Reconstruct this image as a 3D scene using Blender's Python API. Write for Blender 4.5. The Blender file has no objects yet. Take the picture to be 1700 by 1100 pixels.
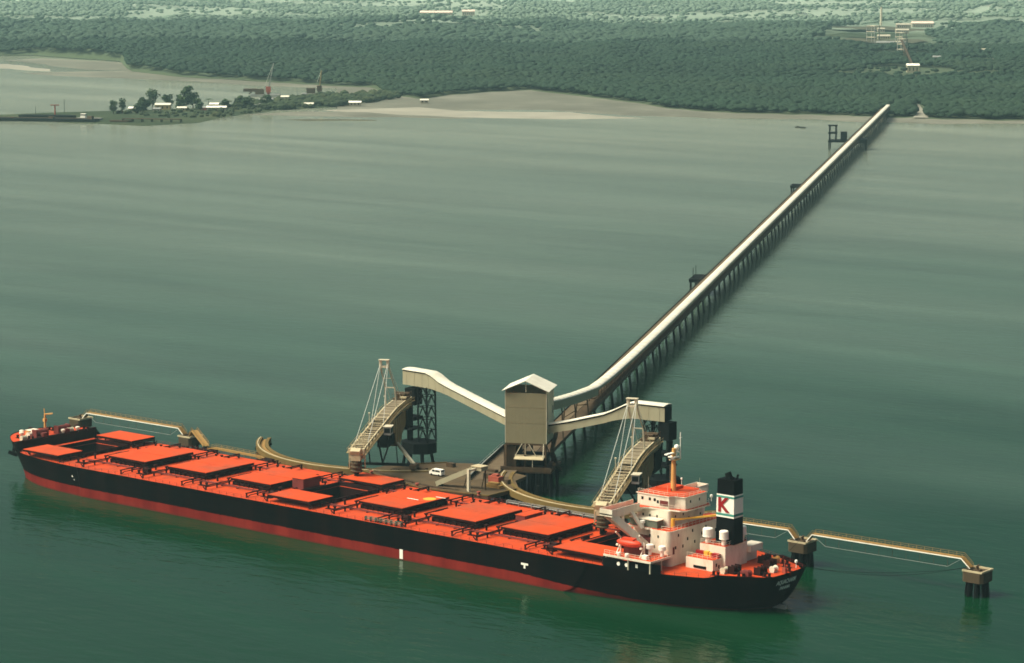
import bpy, bmesh, math, random
import numpy as np
from mathutils import Vector, Matrix, noise as mnoise
R = math.radians
rng = random.Random(7)
scn = bpy.context.scene
COL = scn.collection

# ------------------------------------------------------------------ camera, sky, sun, exposure
CAM = (491.0, -555.8, 170.4)
cam = bpy.data.cameras.new("camera")
cam.lens = 93.18
cam.sensor_width = 36.0
cam.sensor_fit = 'HORIZONTAL'
cam.clip_start = 1.0
cam.clip_end = 40000.0
cam_o = bpy.data.objects.new("camera", cam)
cam_o.location = CAM
cam_o.rotation_euler = (R(90 - 8.467), 0, R(39.346))
COL.objects.link(cam_o)
scn.camera = cam_o

SUN_EL, SUN_AZ = 52.0, 222.0          # azimuth clockwise from +Y (north)
world = bpy.data.worlds.new("World")
scn.world = world
world.use_nodes = True
wn, wl = world.node_tree.nodes, world.node_tree.links
bg = wn["Background"]
sky = wn.new("ShaderNodeTexSky")
sky.sky_type = 'NISHITA'
sky.sun_disc = False
sky.sun_elevation = R(SUN_EL)
sky.sun_rotation = R(SUN_AZ)
sky.air_density = 0.75
sky.dust_density = 9.5
sky.ozone_density = 0.6
tint = wn.new("ShaderNodeMix")
tint.data_type = 'RGBA'
tint.blend_type = 'MULTIPLY'
tint.inputs[0].default_value = 1.0
tint.inputs[7].default_value = (0.94, 1.0, 0.88, 1)     # a warm humid overcast
wl.new(sky.outputs[0], tint.inputs[6])
wl.new(tint.outputs[2], bg.inputs[0])
bg.inputs[1].default_value = 0.092

sun = bpy.data.lights.new("sun", 'SUN')
sun.energy = 2.7
sun.angle = R(26.0)
sun.color = (1.0, 0.93, 0.80)
sun_o = bpy.data.objects.new("sun", sun)
d = Vector((math.sin(R(SUN_AZ)) * math.cos(R(SUN_EL)), math.cos(R(SUN_AZ)) * math.cos(R(SUN_EL)), math.sin(R(SUN_EL))))
sun_o.rotation_euler = d.to_track_quat('Z', 'Y').to_euler()
sun_o.location = (0, 0, 400)
COL.objects.link(sun_o)

scn.view_settings.view_transform = 'Standard'
scn.view_settings.look = 'None'
scn.view_settings.exposure = 0.62
scn.view_settings.gamma = 1.0
scn.cycles.use_denoising = True
scn.cycles.max_bounces = 6
scn.cycles.volume_bounces = 0
scn.cycles.sample_clamp_indirect = 4.0
scn.cycles.filter_width = 1.65

# ------------------------------------------------------------------ materials
MATS = {}
def base_mat(name):
    m = bpy.data.materials.new(name)
    m.use_nodes = True
    MATS[name] = m
    nt = m.node_tree
    return m, nt.nodes, nt.links, nt.nodes["Principled BSDF"]

def paint(name, col, rough=0.55, var=0.18, scale=0.35, dirt=None, dirt_amt=0.0, dirt_scale=0.12, streak=0.0, metallic=0.0, island=0.0, spec=None):
    """weathered paint: two noises vary the colour, an optional second colour comes in as stains"""
    m, n, l, b = base_mat(name)
    tc = n.new("ShaderNodeTexCoord")
    mp = n.new("ShaderNodeMapping")
    mp.inputs['Scale'].default_value = (1, 1, 1.0 - 0.85 * streak)
    l.new(tc.outputs['Object'], mp.inputs[0])
    nz = n.new("ShaderNodeTexNoise"); nz.inputs['Scale'].default_value = scale
    nz.inputs['Detail'].default_value = 6; nz.inputs['Roughness'].default_value = 0.65
    l.new(mp.outputs[0], nz.inputs['Vector'])
    r = n.new("ShaderNodeValToRGB")
    lo = [max(0, c * (1 - var)) for c in col]; hi = [min(1, c * (1 + var)) for c in col]
    r.color_ramp.elements[0].position = 0.3; r.color_ramp.elements[0].color = (*lo, 1)
    r.color_ramp.elements[1].position = 0.7; r.color_ramp.elements[1].color = (*hi, 1)
    l.new(nz.outputs[0], r.inputs[0])
    out = r.outputs[0]
    if dirt:
        n2 = n.new("ShaderNodeTexNoise"); n2.inputs['Scale'].default_value = dirt_scale
        n2.inputs['Detail'].default_value = 8; n2.inputs['Roughness'].default_value = 0.7
        l.new(mp.outputs[0], n2.inputs['Vector'])
        r2 = n.new("ShaderNodeValToRGB")
        r2.color_ramp.elements[0].position = 0.48; r2.color_ramp.elements[0].color = (0, 0, 0, 1)
        r2.color_ramp.elements[1].position = 0.72; r2.color_ramp.elements[1].color = (dirt_amt,) * 3 + (1,)
        l.new(n2.outputs[0], r2.inputs[0])
        mx = n.new("ShaderNodeMix"); mx.data_type = 'RGBA'
        l.new(r2.outputs[0], mx.inputs[0]); l.new(out, mx.inputs[6]); mx.inputs[7].default_value = (*dirt, 1)
        out = mx.outputs[2]
    if island:
        g = n.new("ShaderNodeNewGeometry")
        mr = n.new("ShaderNodeMapRange"); mr.inputs[3].default_value = 1 - island; mr.inputs[4].default_value = 1 + island
        l.new(g.outputs['Random Per Island'], mr.inputs[0])
        mv = n.new("ShaderNodeMix"); mv.data_type = 'RGBA'; mv.blend_type = 'MULTIPLY'; mv.inputs[0].default_value = 1
        l.new(out, mv.inputs[6]); l.new(mr.outputs[0], mv.inputs[7])
        out = mv.outputs[2]
    l.new(out, b.inputs['Base Color'])
    b.inputs['Roughness'].default_value = rough
    b.inputs['Metallic'].default_value = metallic
    if spec is None: spec = 0.06 if max(col) < 0.03 else (0.15 if max(col) < 0.2 else 0.3)
    b.inputs['Specular IOR Level'].default_value = spec
    return m

M = {}
M['deck'] = paint('deck_red', (0.55, 0.052, 0.004), 0.7, 0.18, 0.25, (0.22, 0.045, 0.016), 0.85, 0.13)
M['cover'] = paint('hatch_cover_red', (0.56, 0.056, 0.004), 0.7, 0.14, 0.22, (0.28, 0.07, 0.03), 0.85, 0.05)
M['coaming'] = paint('coaming_dark_red', (0.016, 0.005, 0.005), 0.8, 0.3, 0.5, (0.04, 0.012, 0.01), 0.5, 0.3, 0.5)
M['gear'] = paint('deck_gear_dark', (0.025, 0.008, 0.007), 0.7, 0.3, 0.8)
M['boxred'] = paint('deck_house_brown', (0.16, 0.035, 0.03), 0.7, 0.2, 0.4, (0.08, 0.02, 0.02), 0.5, 0.3, 0.6)
M['black'] = paint('black_steel', (0.002, 0.003, 0.0035), 0.6, 0.3, 0.3)
M['dark'] = paint('dark_steel', (0.005, 0.007, 0.007), 0.7, 0.4, 0.5)
M['white'] = paint('white_paint', (0.76, 0.69, 0.55), 0.5, 0.08, 0.25, (0.40, 0.25, 0.13), 0.5, 0.3, 0.8)
M['seam'] = paint('sheet_seam', (0.42, 0.39, 0.29), 0.6, 0.1, 0.4)
M['purewhite'] = paint('bright_white', (0.88, 0.85, 0.74), 0.5, 0.05, 0.5)
M['roof'] = paint('pale_sheet_roof', (0.74, 0.71, 0.58), 0.5, 0.07, 0.15, (0.45, 0.41, 0.29), 0.55, 0.09)
M['clad'] = paint('beige_cladding', (0.33, 0.305, 0.20), 0.6, 0.08, 0.2, (0.30, 0.25, 0.15), 0.5, 0.15, 0.7)
M['clad2'] = paint('light_cladding', (0.55, 0.51, 0.35), 0.6, 0.08, 0.2)
M['towerclad'] = paint('olive_cladding', (0.25, 0.225, 0.135), 0.6, 0.07, 0.15, (0.20, 0.17, 0.09), 0.6, 0.1, 0.7)
M['trim'] = paint('pale_trim', (0.55, 0.50, 0.36), 0.6, 0.1, 0.4)
M['tan'] = paint('tan_steel', (0.27, 0.20, 0.09), 0.6, 0.15, 0.4, (0.22, 0.13, 0.05), 0.6, 0.25)
M['cover_sheet'] = paint('boom_cover_sheet', (0.20, 0.165, 0.105), 0.8, 0.2, 0.4)
M['cream'] = paint('cream_steel', (0.50, 0.43, 0.27), 0.55, 0.12, 0.4, (0.32, 0.20, 0.08), 0.5, 0.3)
M['belt'] = paint('dusty_belt', (0.07, 0.052, 0.03), 0.85, 0.3, 0.6)
M['brown'] = paint('rusty_steel', (0.065, 0.045, 0.026), 0.75, 0.3, 0.5, (0.11, 0.055, 0.02), 0.5, 0.3)
M['wharf'] = paint('dusty_wharf_deck', (0.085, 0.062, 0.035), 0.9, 0.22, 0.15, (0.13, 0.075, 0.03), 0.6, 0.08)
M['arc'] = paint('ochre_girder', (0.15, 0.10, 0.032), 0.7, 0.25, 0.3, (0.09, 0.075, 0.02), 0.6, 0.15)
M['walk'] = paint('ochre_grating', (0.28, 0.165, 0.045), 0.8, 0.2, 0.4, (0.26, 0.11, 0.035), 0.5, 0.2)
M['concrete'] = paint('stained_concrete', (0.075, 0.055, 0.032), 0.85, 0.25, 0.5, (0.07, 0.05, 0.03), 0.7, 0.4)
M['render'] = paint('pale_render', (0.36, 0.33, 0.25), 0.85, 0.15, 0.3)
M['road'] = paint('trestle_road', (0.12, 0.09, 0.055), 0.9, 0.2, 0.2)
M['orange'] = paint('lifeboat_orange', (0.75, 0.06, 0.02), 0.45, 0.08, 0.8)
M['yellow'] = paint('yellow_paint', (0.75, 0.42, 0.05), 0.5, 0.1, 0.8)
M['mast'] = paint('buff_mast', (0.62, 0.33, 0.10), 0.55, 0.12, 0.5)
M['teal'] = paint('teal_stripe', (0.05, 0.26, 0.20), 0.5, 0.05, 1)
M['kred'] = paint('letter_red', (0.28, 0.004, 0.008), 0.5, 0.05, 1)
M['glass'] = paint('dark_glass', (0.01, 0.012, 0.012), 0.15, 0.1, 1)
M['green'] = paint('grey_green_paint', (0.13, 0.15, 0.11), 0.6, 0.15, 0.6)
M['cargo'] = paint('brown_ore', (0.09, 0.05, 0.03), 0.95, 0.4, 0.7)
M['rubber'] = paint('tyre_rubber', (0.01, 0.01, 0.01), 0.9, 0.2, 1)
M['wire'] = paint('galvanised_wire', (0.55, 0.56, 0.50), 0.5, 0.05, 1)
M['pinkroof'] = paint('pink_tin_roof', (0.80, 0.62, 0.50), 0.6, 0.1, 0.1)
M['redsteel'] = paint('faded_red_steel', (0.32, 0.07, 0.04), 0.6, 0.2, 0.3)
M['greysteel'] = paint('grey_steel', (0.24, 0.25, 0.23), 0.6, 0.15, 0.2)
M['mud'] = paint('tidal_mud', (0.135, 0.135, 0.10), 0.6, 0.25, 0.008, (0.235, 0.23, 0.18), 0.9, 0.009)
M['ochrewall'] = paint('ochre_wall', (0.36, 0.28, 0.13), 0.8, 0.1, 0.3)
M['woodland'] = paint('woodland_hazed_green', (0.13, 0.185, 0.135), 0.9, 0.2, 0.004, (0.18, 0.24, 0.17), 0.8, 0.003, island=0.12)  # pale young growth, lightened further as painted haze
M['midforest'] = paint('mid_forest_hazed_green', (0.040, 0.070, 0.046), 0.9, 0.25, 0.004, (0.055, 0.085, 0.056), 0.85, 0.0035, island=0.10)  # between near and far green, distance haze put into the colour
M['sand'] = paint('pale_sand', (0.27, 0.26, 0.205), 0.9, 0.15, 0.02, (0.19, 0.18, 0.14), 0.6, 0.012)
M['reef'] = paint('dark_reef', (0.075, 0.075, 0.045), 0.9, 0.3, 0.05)
M['bark'] = paint('bark', (0.10, 0.075, 0.05), 0.9, 0.2, 1.0)
M['leaf'] = paint('leaf_green', (0.032, 0.062, 0.022), 0.75, 0.35, 0.25, (0.06, 0.085, 0.02), 0.6, 0.2, island=0.3)
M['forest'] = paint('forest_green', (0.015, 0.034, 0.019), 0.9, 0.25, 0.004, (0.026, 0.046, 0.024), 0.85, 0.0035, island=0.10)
M['scrub'] = paint('shore_scrub', (0.028, 0.045, 0.020), 0.85, 0.3, 0.02, (0.07, 0.07, 0.03), 0.7, 0.02, island=0.3)

def hull_material():
    """black topsides, red boot-topping below 3.1 m, thin weathering"""
    m, n, l, b = base_mat('ship_hull_paint')
    tc = n.new("ShaderNodeNewGeometry")
    sx = n.new("ShaderNodeSeparateXYZ"); l.new(tc.outputs['Position'], sx.inputs[0])
    mp = n.new("ShaderNodeMapping"); mp.inputs['Scale'].default_value = (1, 1, 0.12)
    l.new(tc.outputs['Position'], mp.inputs[0])
    nz = n.new("ShaderNodeTexNoise"); nz.inputs['Scale'].default_value = 0.16; nz.inputs['Detail'].default_value = 8
    l.new(mp.outputs[0], nz.inputs['Vector'])
    rr = n.new("ShaderNodeValToRGB")
    rr.color_ramp.elements[0].position = 0.35; rr.color_ramp.elements[0].color = (0.13, 0.009, 0.007, 1)
    rr.color_ramp.elements[1].position = 0.68; rr.color_ramp.elements[1].color = (0.22, 0.022, 0.015, 1)
    l.new(nz.outputs[0], rr.inputs[0])
    rb = n.new("ShaderNodeValToRGB")
    rb.color_ramp.elements[0].position = 0.4; rb.color_ramp.elements[0].color = (0.0008, 0.001, 0.0014, 1)
    rb.color_ramp.elements[1].position = 0.74; rb.color_ramp.elements[1].color = (0.007, 0.0035, 0.003, 1)
    l.new(nz.outputs[0], rb.inputs[0])
    trim = n.new("ShaderNodeMapRange"); trim.inputs[1].default_value = 55; trim.inputs[2].default_value = 104; trim.inputs[3].default_value = 0.0; trim.inputs[4].default_value = 2.6
    l.new(sx.outputs[0], trim.inputs[0])
    zt0 = n.new("ShaderNodeMath"); zt0.operation = 'ADD'; l.new(sx.outputs[2], zt0.inputs[0]); l.new(trim.outputs[0], zt0.inputs[1])
    ns = n.new("ShaderNodeTexNoise"); ns.inputs['Scale'].default_value = 0.5; ns.inputs['Detail'].default_value = 7; l.new(tc.outputs['Position'], ns.inputs['Vector'])
    zt = n.new("ShaderNodeMath"); zt.operation = 'MULTIPLY_ADD'; zt.inputs[1].default_value = 0.55; l.new(ns.outputs[0], zt.inputs[0])
    zs = n.new("ShaderNodeMath"); zs.operation = 'SUBTRACT'; zs.inputs[1].default_value = 0.27; l.new(zt0.outputs[0], zs.inputs[0]); l.new(zs.outputs[0], zt.inputs[2])
    gt = n.new("ShaderNodeMapRange"); gt.inputs[1].default_value = 2.82; gt.inputs[2].default_value = 2.92
    l.new(zt.outputs[0], gt.inputs[0])
    mx = n.new("ShaderNodeMix"); mx.data_type = 'RGBA'
    l.new(gt.outputs[0], mx.inputs[0]); l.new(rr.outputs[0], mx.inputs[6]); l.new(rb.outputs[0], mx.inputs[7])
    # wet dark weed line right at the water
    wt = n.new("ShaderNodeMapRange"); wt.inputs[1].default_value = 0.05; wt.inputs[2].default_value = 0.7
    l.new(sx.outputs[2], wt.inputs[0])
    mw = n.new("ShaderNodeMix"); mw.data_type = 'RGBA'
    l.new(wt.outputs[0], mw.inputs[0]); mw.inputs[6].default_value = (0.10, 0.018, 0.012, 1); l.new(mx.outputs[2], mw.inputs[7])
    l.new(mw.outputs[2], b.inputs['Base Color'])
    b.inputs['Roughness'].default_value = 0.55
    b.inputs['Specular IOR Level'].default_value = 0.04
    return m
M['hull'] = hull_material()

def water_material():
    m, n, l, b = base_mat('sea_water')
    g = n.new("ShaderNodeNewGeometry")
    # body colour: deep green, paler shoreward for silt and painted-in sky reflection, in broad soft patches
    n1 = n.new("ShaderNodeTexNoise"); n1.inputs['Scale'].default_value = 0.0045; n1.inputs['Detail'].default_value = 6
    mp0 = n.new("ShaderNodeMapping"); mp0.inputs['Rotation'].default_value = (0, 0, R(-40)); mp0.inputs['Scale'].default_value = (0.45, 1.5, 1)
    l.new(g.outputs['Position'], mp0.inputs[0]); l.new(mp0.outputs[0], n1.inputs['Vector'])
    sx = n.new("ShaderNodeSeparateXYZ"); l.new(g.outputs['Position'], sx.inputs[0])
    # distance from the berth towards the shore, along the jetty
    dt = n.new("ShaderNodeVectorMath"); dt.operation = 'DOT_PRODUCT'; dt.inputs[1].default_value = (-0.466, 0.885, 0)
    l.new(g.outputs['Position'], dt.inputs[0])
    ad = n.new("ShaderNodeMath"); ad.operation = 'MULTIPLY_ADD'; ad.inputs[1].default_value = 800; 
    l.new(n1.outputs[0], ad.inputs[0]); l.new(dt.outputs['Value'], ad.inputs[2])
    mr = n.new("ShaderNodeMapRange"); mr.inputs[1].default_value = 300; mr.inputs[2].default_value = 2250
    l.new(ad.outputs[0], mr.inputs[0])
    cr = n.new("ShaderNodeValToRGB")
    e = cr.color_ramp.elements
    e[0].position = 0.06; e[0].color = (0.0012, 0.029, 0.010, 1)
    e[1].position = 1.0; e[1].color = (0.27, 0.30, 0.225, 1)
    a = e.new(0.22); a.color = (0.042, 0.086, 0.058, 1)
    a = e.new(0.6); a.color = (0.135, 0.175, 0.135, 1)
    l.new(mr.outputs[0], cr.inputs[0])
    # long pale wind-row streaks multiplied into the body colour
    mp3 = n.new("ShaderNodeMapping"); mp3.inputs['Rotation'].default_value = (0, 0, R(-39)); mp3.inputs['Scale'].default_value = (0.0022, 0.024, 1)
    l.new(g.outputs['Position'], mp3.inputs[0])
    n3 = n.new("ShaderNodeTexNoise"); n3.inputs['Scale'].default_value = 1.0; n3.inputs['Detail'].default_value = 7; n3.inputs['Roughness'].default_value = 0.62; n3.inputs['Distortion'].default_value = 0.6
    l.new(mp3.outputs[0], n3.inputs['Vector'])
    ms = n.new("ShaderNodeMapRange"); ms.inputs[1].default_value = 0.35; ms.inputs[2].default_value = 0.68; ms.inputs[3].default_value = 0.87; ms.inputs[4].default_value = 1.15
    l.new(n3.outputs[0], ms.inputs[0])
    mm = n.new("ShaderNodeMix"); mm.data_type = 'RGBA'; mm.blend_type = 'MULTIPLY'; mm.inputs[0].default_value = 1.0
    l.new(cr.outputs[0], mm.inputs[6]); l.new(ms.outputs[0], mm.inputs[7])
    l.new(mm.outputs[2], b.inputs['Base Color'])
    b.inputs['IOR'].default_value = 1.33
    b.inputs['Specular IOR Level'].default_value = 0.17
    # wind streaks: roughness changes in long soft bands
    mp = n.new("ShaderNodeMapping"); mp.inputs['Rotation'].default_value = (0, 0, R(-38)); mp.inputs['Scale'].default_value = (0.4, 1.6, 1)
    l.new(g.outputs['Position'], mp.inputs[0])
    n2 = n.new("ShaderNodeTexNoise"); n2.inputs['Scale'].default_value = 0.006; n2.inputs['Detail'].default_value = 5
    l.new(mp.outputs[0], n2.inputs['Vector'])
    rr = n.new("ShaderNodeMapRange"); rr.inputs[1].default_value = 0.35; rr.inputs[2].default_value = 0.65
    rr.inputs[3].default_value = 0.05; rr.inputs[4].default_value = 0.15
    l.new(n2.outputs[0], rr.inputs[0]); l.new(rr.outputs[0], b.inputs['Roughness'])
    # waves: wind chop and finer ripples
    mp2 = n.new("ShaderNodeMapping"); mp2.inputs['Rotation'].default_value = (0, 0, R(-45)); mp2.inputs['Scale'].default_value = (0.55, 1.3, 1)
    l.new(g.outputs['Position'], mp2.inputs[0])
    w1 = n.new("ShaderNodeTexNoise"); w1.inputs['Scale'].default_value = 0.2; w1.inputs['Detail'].default_value = 4; w1.inputs['Roughness'].default_value = 0.55
    w2 = n.new("ShaderNodeTexNoise"); w2.inputs['Scale'].default_value = 0.035; w2.inputs['Detail'].default_value = 3
    l.new(mp2.outputs[0], w1.inputs['Vector']); l.new(mp2.outputs[0], w2.inputs['Vector'])
    sm = n.new("ShaderNodeMath"); sm.operation = 'MULTIPLY_ADD'; sm.inputs[1].default_value = 1.6
    l.new(w2.outputs[0], sm.inputs[0]); l.new(w1.outputs[0], sm.inputs[2])
    bp = n.new("ShaderNodeBump"); bp.inputs['Strength'].default_value = 0.22; bp.inputs['Distance'].default_value = 0.8
    calm = n.new("ShaderNodeMapRange"); calm.inputs[1].default_value = 50; calm.inputs[2].default_value = 1700
    calm.inputs[3].default_value = 0.40; calm.inputs[4].default_value = 0.10      # sheltered water under the shore lies calmer
    l.new(dt.outputs['Value'], calm.inputs[0]); l.new(calm.outputs[0], bp.inputs['Strength'])
    l.new(sm.outputs[0], bp.inputs['Height']); l.new(bp.outputs[0], b.inputs['Normal'])
    return m
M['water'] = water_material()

def land_material():
    """far ground: dark scrub near the coast, paler fields and clearings inland, haze painted in by camera distance"""
    m, n, l, b = base_mat('land_ground')
    g = n.new("ShaderNodeNewGeometry")
    n1 = n.new("ShaderNodeTexNoise"); n1.inputs['Scale'].default_value = 0.0022; n1.inputs['Detail'].default_value = 7
    l.new(g.outputs['Position'], n1.inputs['Vector'])
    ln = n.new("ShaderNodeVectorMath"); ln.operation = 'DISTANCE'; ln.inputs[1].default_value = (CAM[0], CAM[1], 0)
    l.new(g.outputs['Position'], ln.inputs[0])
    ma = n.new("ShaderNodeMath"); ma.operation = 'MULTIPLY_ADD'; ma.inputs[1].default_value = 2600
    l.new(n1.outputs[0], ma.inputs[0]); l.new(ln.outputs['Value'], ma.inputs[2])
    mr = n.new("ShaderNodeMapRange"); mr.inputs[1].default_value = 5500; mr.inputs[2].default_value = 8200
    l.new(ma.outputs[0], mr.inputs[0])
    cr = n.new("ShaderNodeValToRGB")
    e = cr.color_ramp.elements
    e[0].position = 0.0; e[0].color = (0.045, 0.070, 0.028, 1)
    e[1].position = 1.0; e[1].color = (0.28, 0.35, 0.26, 1)  # far end lightened, distance haze put into the ground colour
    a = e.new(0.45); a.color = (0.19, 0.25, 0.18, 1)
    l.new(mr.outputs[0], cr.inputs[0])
    l.new(cr.outputs[0], b.inputs['Base Color'])
    b.inputs['Roughness'].default_value = 0.95
    return m
M['land'] = land_material()

# ------------------------------------------------------------------ mesh helpers
class MB:
    def __init__(self): self.v = []; self.f = []
    def add(self, vs, fs):
        o = len(self.v); self.v += [tuple(p) for p in vs]; self.f += [tuple(i + o for i in q) for q in fs]; return self
    def box(self, x0, x1, y0, y1, z0, z1):
        vs = [(x0,y0,z0),(x1,y0,z0),(x1,y1,z0),(x0,y1,z0),(x0,y0,z1),(x1,y0,z1),(x1,y1,z1),(x0,y1,z1)]
        return self.add(vs, [(0,3,2,1),(4,5,6,7),(0,1,5,4),(1,2,6,5),(2,3,7,6),(3,0,4,7)])
    def frame(self, o, u, v, w):
        """box from corner-less centre o and half vectors u v w"""
        o, u, v, w = map(Vector, (o, u, v, w))
        vs = [o + a*u + b*v + c*w for c in (-1, 1) for a, b in ((-1,-1),(1,-1),(1,1),(-1,1))]
        return self.add(vs, [(0,3,2,1),(4,5,6,7),(0,1,5,4),(1,2,6,5),(2,3,7,6),(3,0,4,7)])
    def beam(self, p, q, w, h=None, up=(0,0,1)):
        p, q = Vector(p), Vector(q); h = h or w
        dd = (q - p); L = dd.length; dd.normalize()
        s = dd.cross(Vector(up))
        if s.length < 1e-4: s = Vector((1,0,0))
        s.normalize(); t = s.cross(dd)
        return self.frame((p + q) / 2, dd * (L/2), s * (w/2), t * (h/2))
    def tube(self, p, q, r0, r1=None, n=8, cap=True):
        p, q = Vector(p), Vector(q); r1 = r0 if r1 is None else r1
        dd = (q - p).normalized()
        s = dd.cross(Vector((0,0,1)))
        if s.length < 1e-4: s = Vector((1,0,0))
        s.normalize(); t = dd.cross(s)
        vs = []
        for c, r in ((p, r0), (q, r1)):
            for i in range(n):
                a = 2*math.pi*i/n; vs.append(c + s*math.cos(a)*r + t*math.sin(a)*r)
        fs = [(i, (i+1)%n, n+(i+1)%n, n+i) for i in range(n)]
        if cap: fs += [tuple(range(n-1,-1,-1)), tuple(range(n, 2*n))]
        return self.add(vs, fs)
    def pipe(self, pts, r, n=6):
        for a, b in zip(pts, pts[1:]): self.tube(a, b, r, r, n)
        return self
    def prism(self, poly, z0, z1):
        n = len(poly)
        vs = [(x, y, z0) for x, y in poly] + [(x, y, z1) for x, y in poly]
        fs = [tuple(range(n-1,-1,-1)), tuple(range(n, 2*n))] + [(i, (i+1)%n, n+(i+1)%n, n+i) for i in range(n)]
        return self.add(vs, fs)
    def lathe(self, prof, c=(0,0,0), n=16):
        vs = []; fs = []
        for r, z in prof:
            for i in range(n):
                a = 2*math.pi*i/n; vs.append((c[0]+r*math.cos(a), c[1]+r*math.sin(a), c[2]+z))
        for k in range(len(prof)-1):
            for i in range(n):
                fs.append((k*n+i, k*n+(i+1)%n, (k+1)*n+(i+1)%n, (k+1)*n+i))
        fs.append(tuple(range(n-1,-1,-1))); fs.append(tuple(range((len(prof)-1)*n, len(prof)*n)))
        return self.add(vs, fs)
    def loft(self, rings, close=True, caps=True):
        n = len(rings[0]); vs = [p for r in rings for p in r]; fs = []
        m = n if close else n-1
        for k in range(len(rings)-1):
            for i in range(m):
                fs.append((k*n+i, k*n+(i+1)%n, (k+1)*n+(i+1)%n, (k+1)*n+i))
        if caps and close:
            fs.append(tuple(range(n-1,-1,-1))); fs.append(tuple(range((len(rings)-1)*n, len(rings)*n)))
        return self.add(vs, fs)

OFF = {}          # world offset of every thing, so parts can be written in world coordinates
def tag(o, label=None, cat=None, group=None, kind=None):
    if label: o['label'] = label
    if cat: o['category'] = cat
    if group: o['group'] = group
    if kind: o['kind'] = kind
    return o
def thing(name, loc, label, cat, group=None, rz=0.0, local=False):
    o = bpy.data.objects.new(name, None); COL.objects.link(o)
    o.location = loc; o.rotation_euler = (0, 0, rz); o.empty_display_size = 0.5
    OFF[o.name] = (0, 0, 0) if local else tuple(loc)
    return tag(o, label, cat, group)
def part(mb, name, mat, parent=None, smooth=False, kind=None, label=None, origin=None):
    off = OFF.get(parent.name, (0,0,0)) if parent else (origin or (0,0,0))
    me = bpy.data.meshes.new(name)
    me.from_pydata([(x-off[0], y-off[1], z-off[2]) for x, y, z in mb.v], [], mb.f)
    me.update()
    if smooth: me.shade_smooth()
    me.materials.append(mat)
    o = bpy.data.objects.new(name, me); COL.objects.link(o)
    if parent: o.parent = parent; OFF[o.name] = off
    elif origin: o.location = origin; OFF[o.name] = tuple(origin)
    if kind: o['kind'] = kind
    if label: o['label'] = label
    bm = bmesh.new(); bm.from_mesh(me); bmesh.ops.recalc_face_normals(bm, faces=bm.faces); bm.to_mesh(me); bm.free()
    return o
def copy_tree(o, parent=None):
    c = o.copy(); COL.objects.link(c)
    if parent: c.parent = parent
    for ch in list(o.children): copy_tree(ch, c)
    return c
def text_part(s, size, mat, parent, origin, xdir, ydir, depth=0.04, name='lettering', bold=0.0):
    cu = bpy.data.curves.new(name, 'FONT'); cu.body = s; cu.size = size; cu.align_x = 'CENTER'; cu.align_y = 'CENTER'
    cu.extrude = depth; cu.offset = bold
    tmp = bpy.data.objects.new(name + '_tmp', cu); COL.objects.link(tmp)
    dg = bpy.context.evaluated_depsgraph_get()
    me = bpy.data.meshes.new_from_object(tmp.evaluated_get(dg))
    bpy.data.objects.remove(tmp); bpy.data.curves.remove(cu)
    x, y = Vector(xdir).normalized(), Vector(ydir).normalized(); z = x.cross(y)
    off = Vector(OFF[parent.name])
    mtx = Matrix((( x.x, y.x, z.x, origin[0]-off.x), (x.y, y.y, z.y, origin[1]-off.y), (x.z, y.z, z.z, origin[2]-off.z), (0,0,0,1)))
    me.transform(mtx); me.materials.clear(); me.materials.append(mat)
    o = bpy.data.objects.new(name, me); COL.objects.link(o); o.parent = parent; OFF[o.name] = tuple(off)
    return o
def lerp(a, b, t): return a + (b - a) * t

# ------------------------------------------------------------------ polar helpers about the camera's ground point (for coastlines)
def polar(p): return math.atan2(-(p[0]-CAM[0]), p[1]-CAM[1]), math.hypot(p[0]-CAM[0], p[1]-CAM[1])
def unpolar(az, r): return (CAM[0] - math.sin(az)*r, CAM[1] + math.cos(az)*r)
FOREST = [(-2534,1962),(-2494,1995),(-2373,1969),(-2255,1947),(-2053,1770),(-1893,1710),(-1786,1708),(-1666,1688),(-1551,1686),(-1447,1591),(-1366,1559),(-1398,1645),(-1383,1762),(-1292,1718),(-1196,1672),(-1076,1604),(-992,1578),(-923,1611),(-855,1622),(-820,1629),(-806,1640),(-780,1640),(-715,1672)]
BEACH = [(-1271,1326),(-1244,1348),(-1231,1405),(-1209,1471),(-1163,1509),(-1112,1502),(-1039,1494),(-952,1521),(-877,1561),(-811,1562),(-764,1580),(-695,1636)]
fa = sorted(polar(p) for p in FOREST)
ba = sorted(polar(p) for p in BEACH)
def interp(tab, az):
    return float(np.interp(az, [t[0] for t in tab], [t[1] for t in tab]))
def wob(az, k=1.0):
    return 14*k*mnoise.noise(Vector((az*90, 3.1, 0))) + 7*k*mnoise.noise(Vector((az*260, 9.7, 0)))
def front(az): return interp(fa, az) + wob(az)
AZ0, AZ1 = R(23.5), R(55.5)

# ------------------------------------------------------------------ THE SETTING: water, land, mudflats
def sheet(name, mat, poly, z, kind='structure', label=None):
    mb = MB(); mb.add([(x, y, z) for x, y in poly], [tuple(range(len(poly)))])
    return part(mb, name, mat, kind=kind, label=label)
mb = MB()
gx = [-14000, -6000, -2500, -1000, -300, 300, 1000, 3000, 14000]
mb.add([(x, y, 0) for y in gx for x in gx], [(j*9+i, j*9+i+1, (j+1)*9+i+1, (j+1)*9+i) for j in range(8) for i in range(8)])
part(mb, 'water', M['water'], kind='structure')

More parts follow.
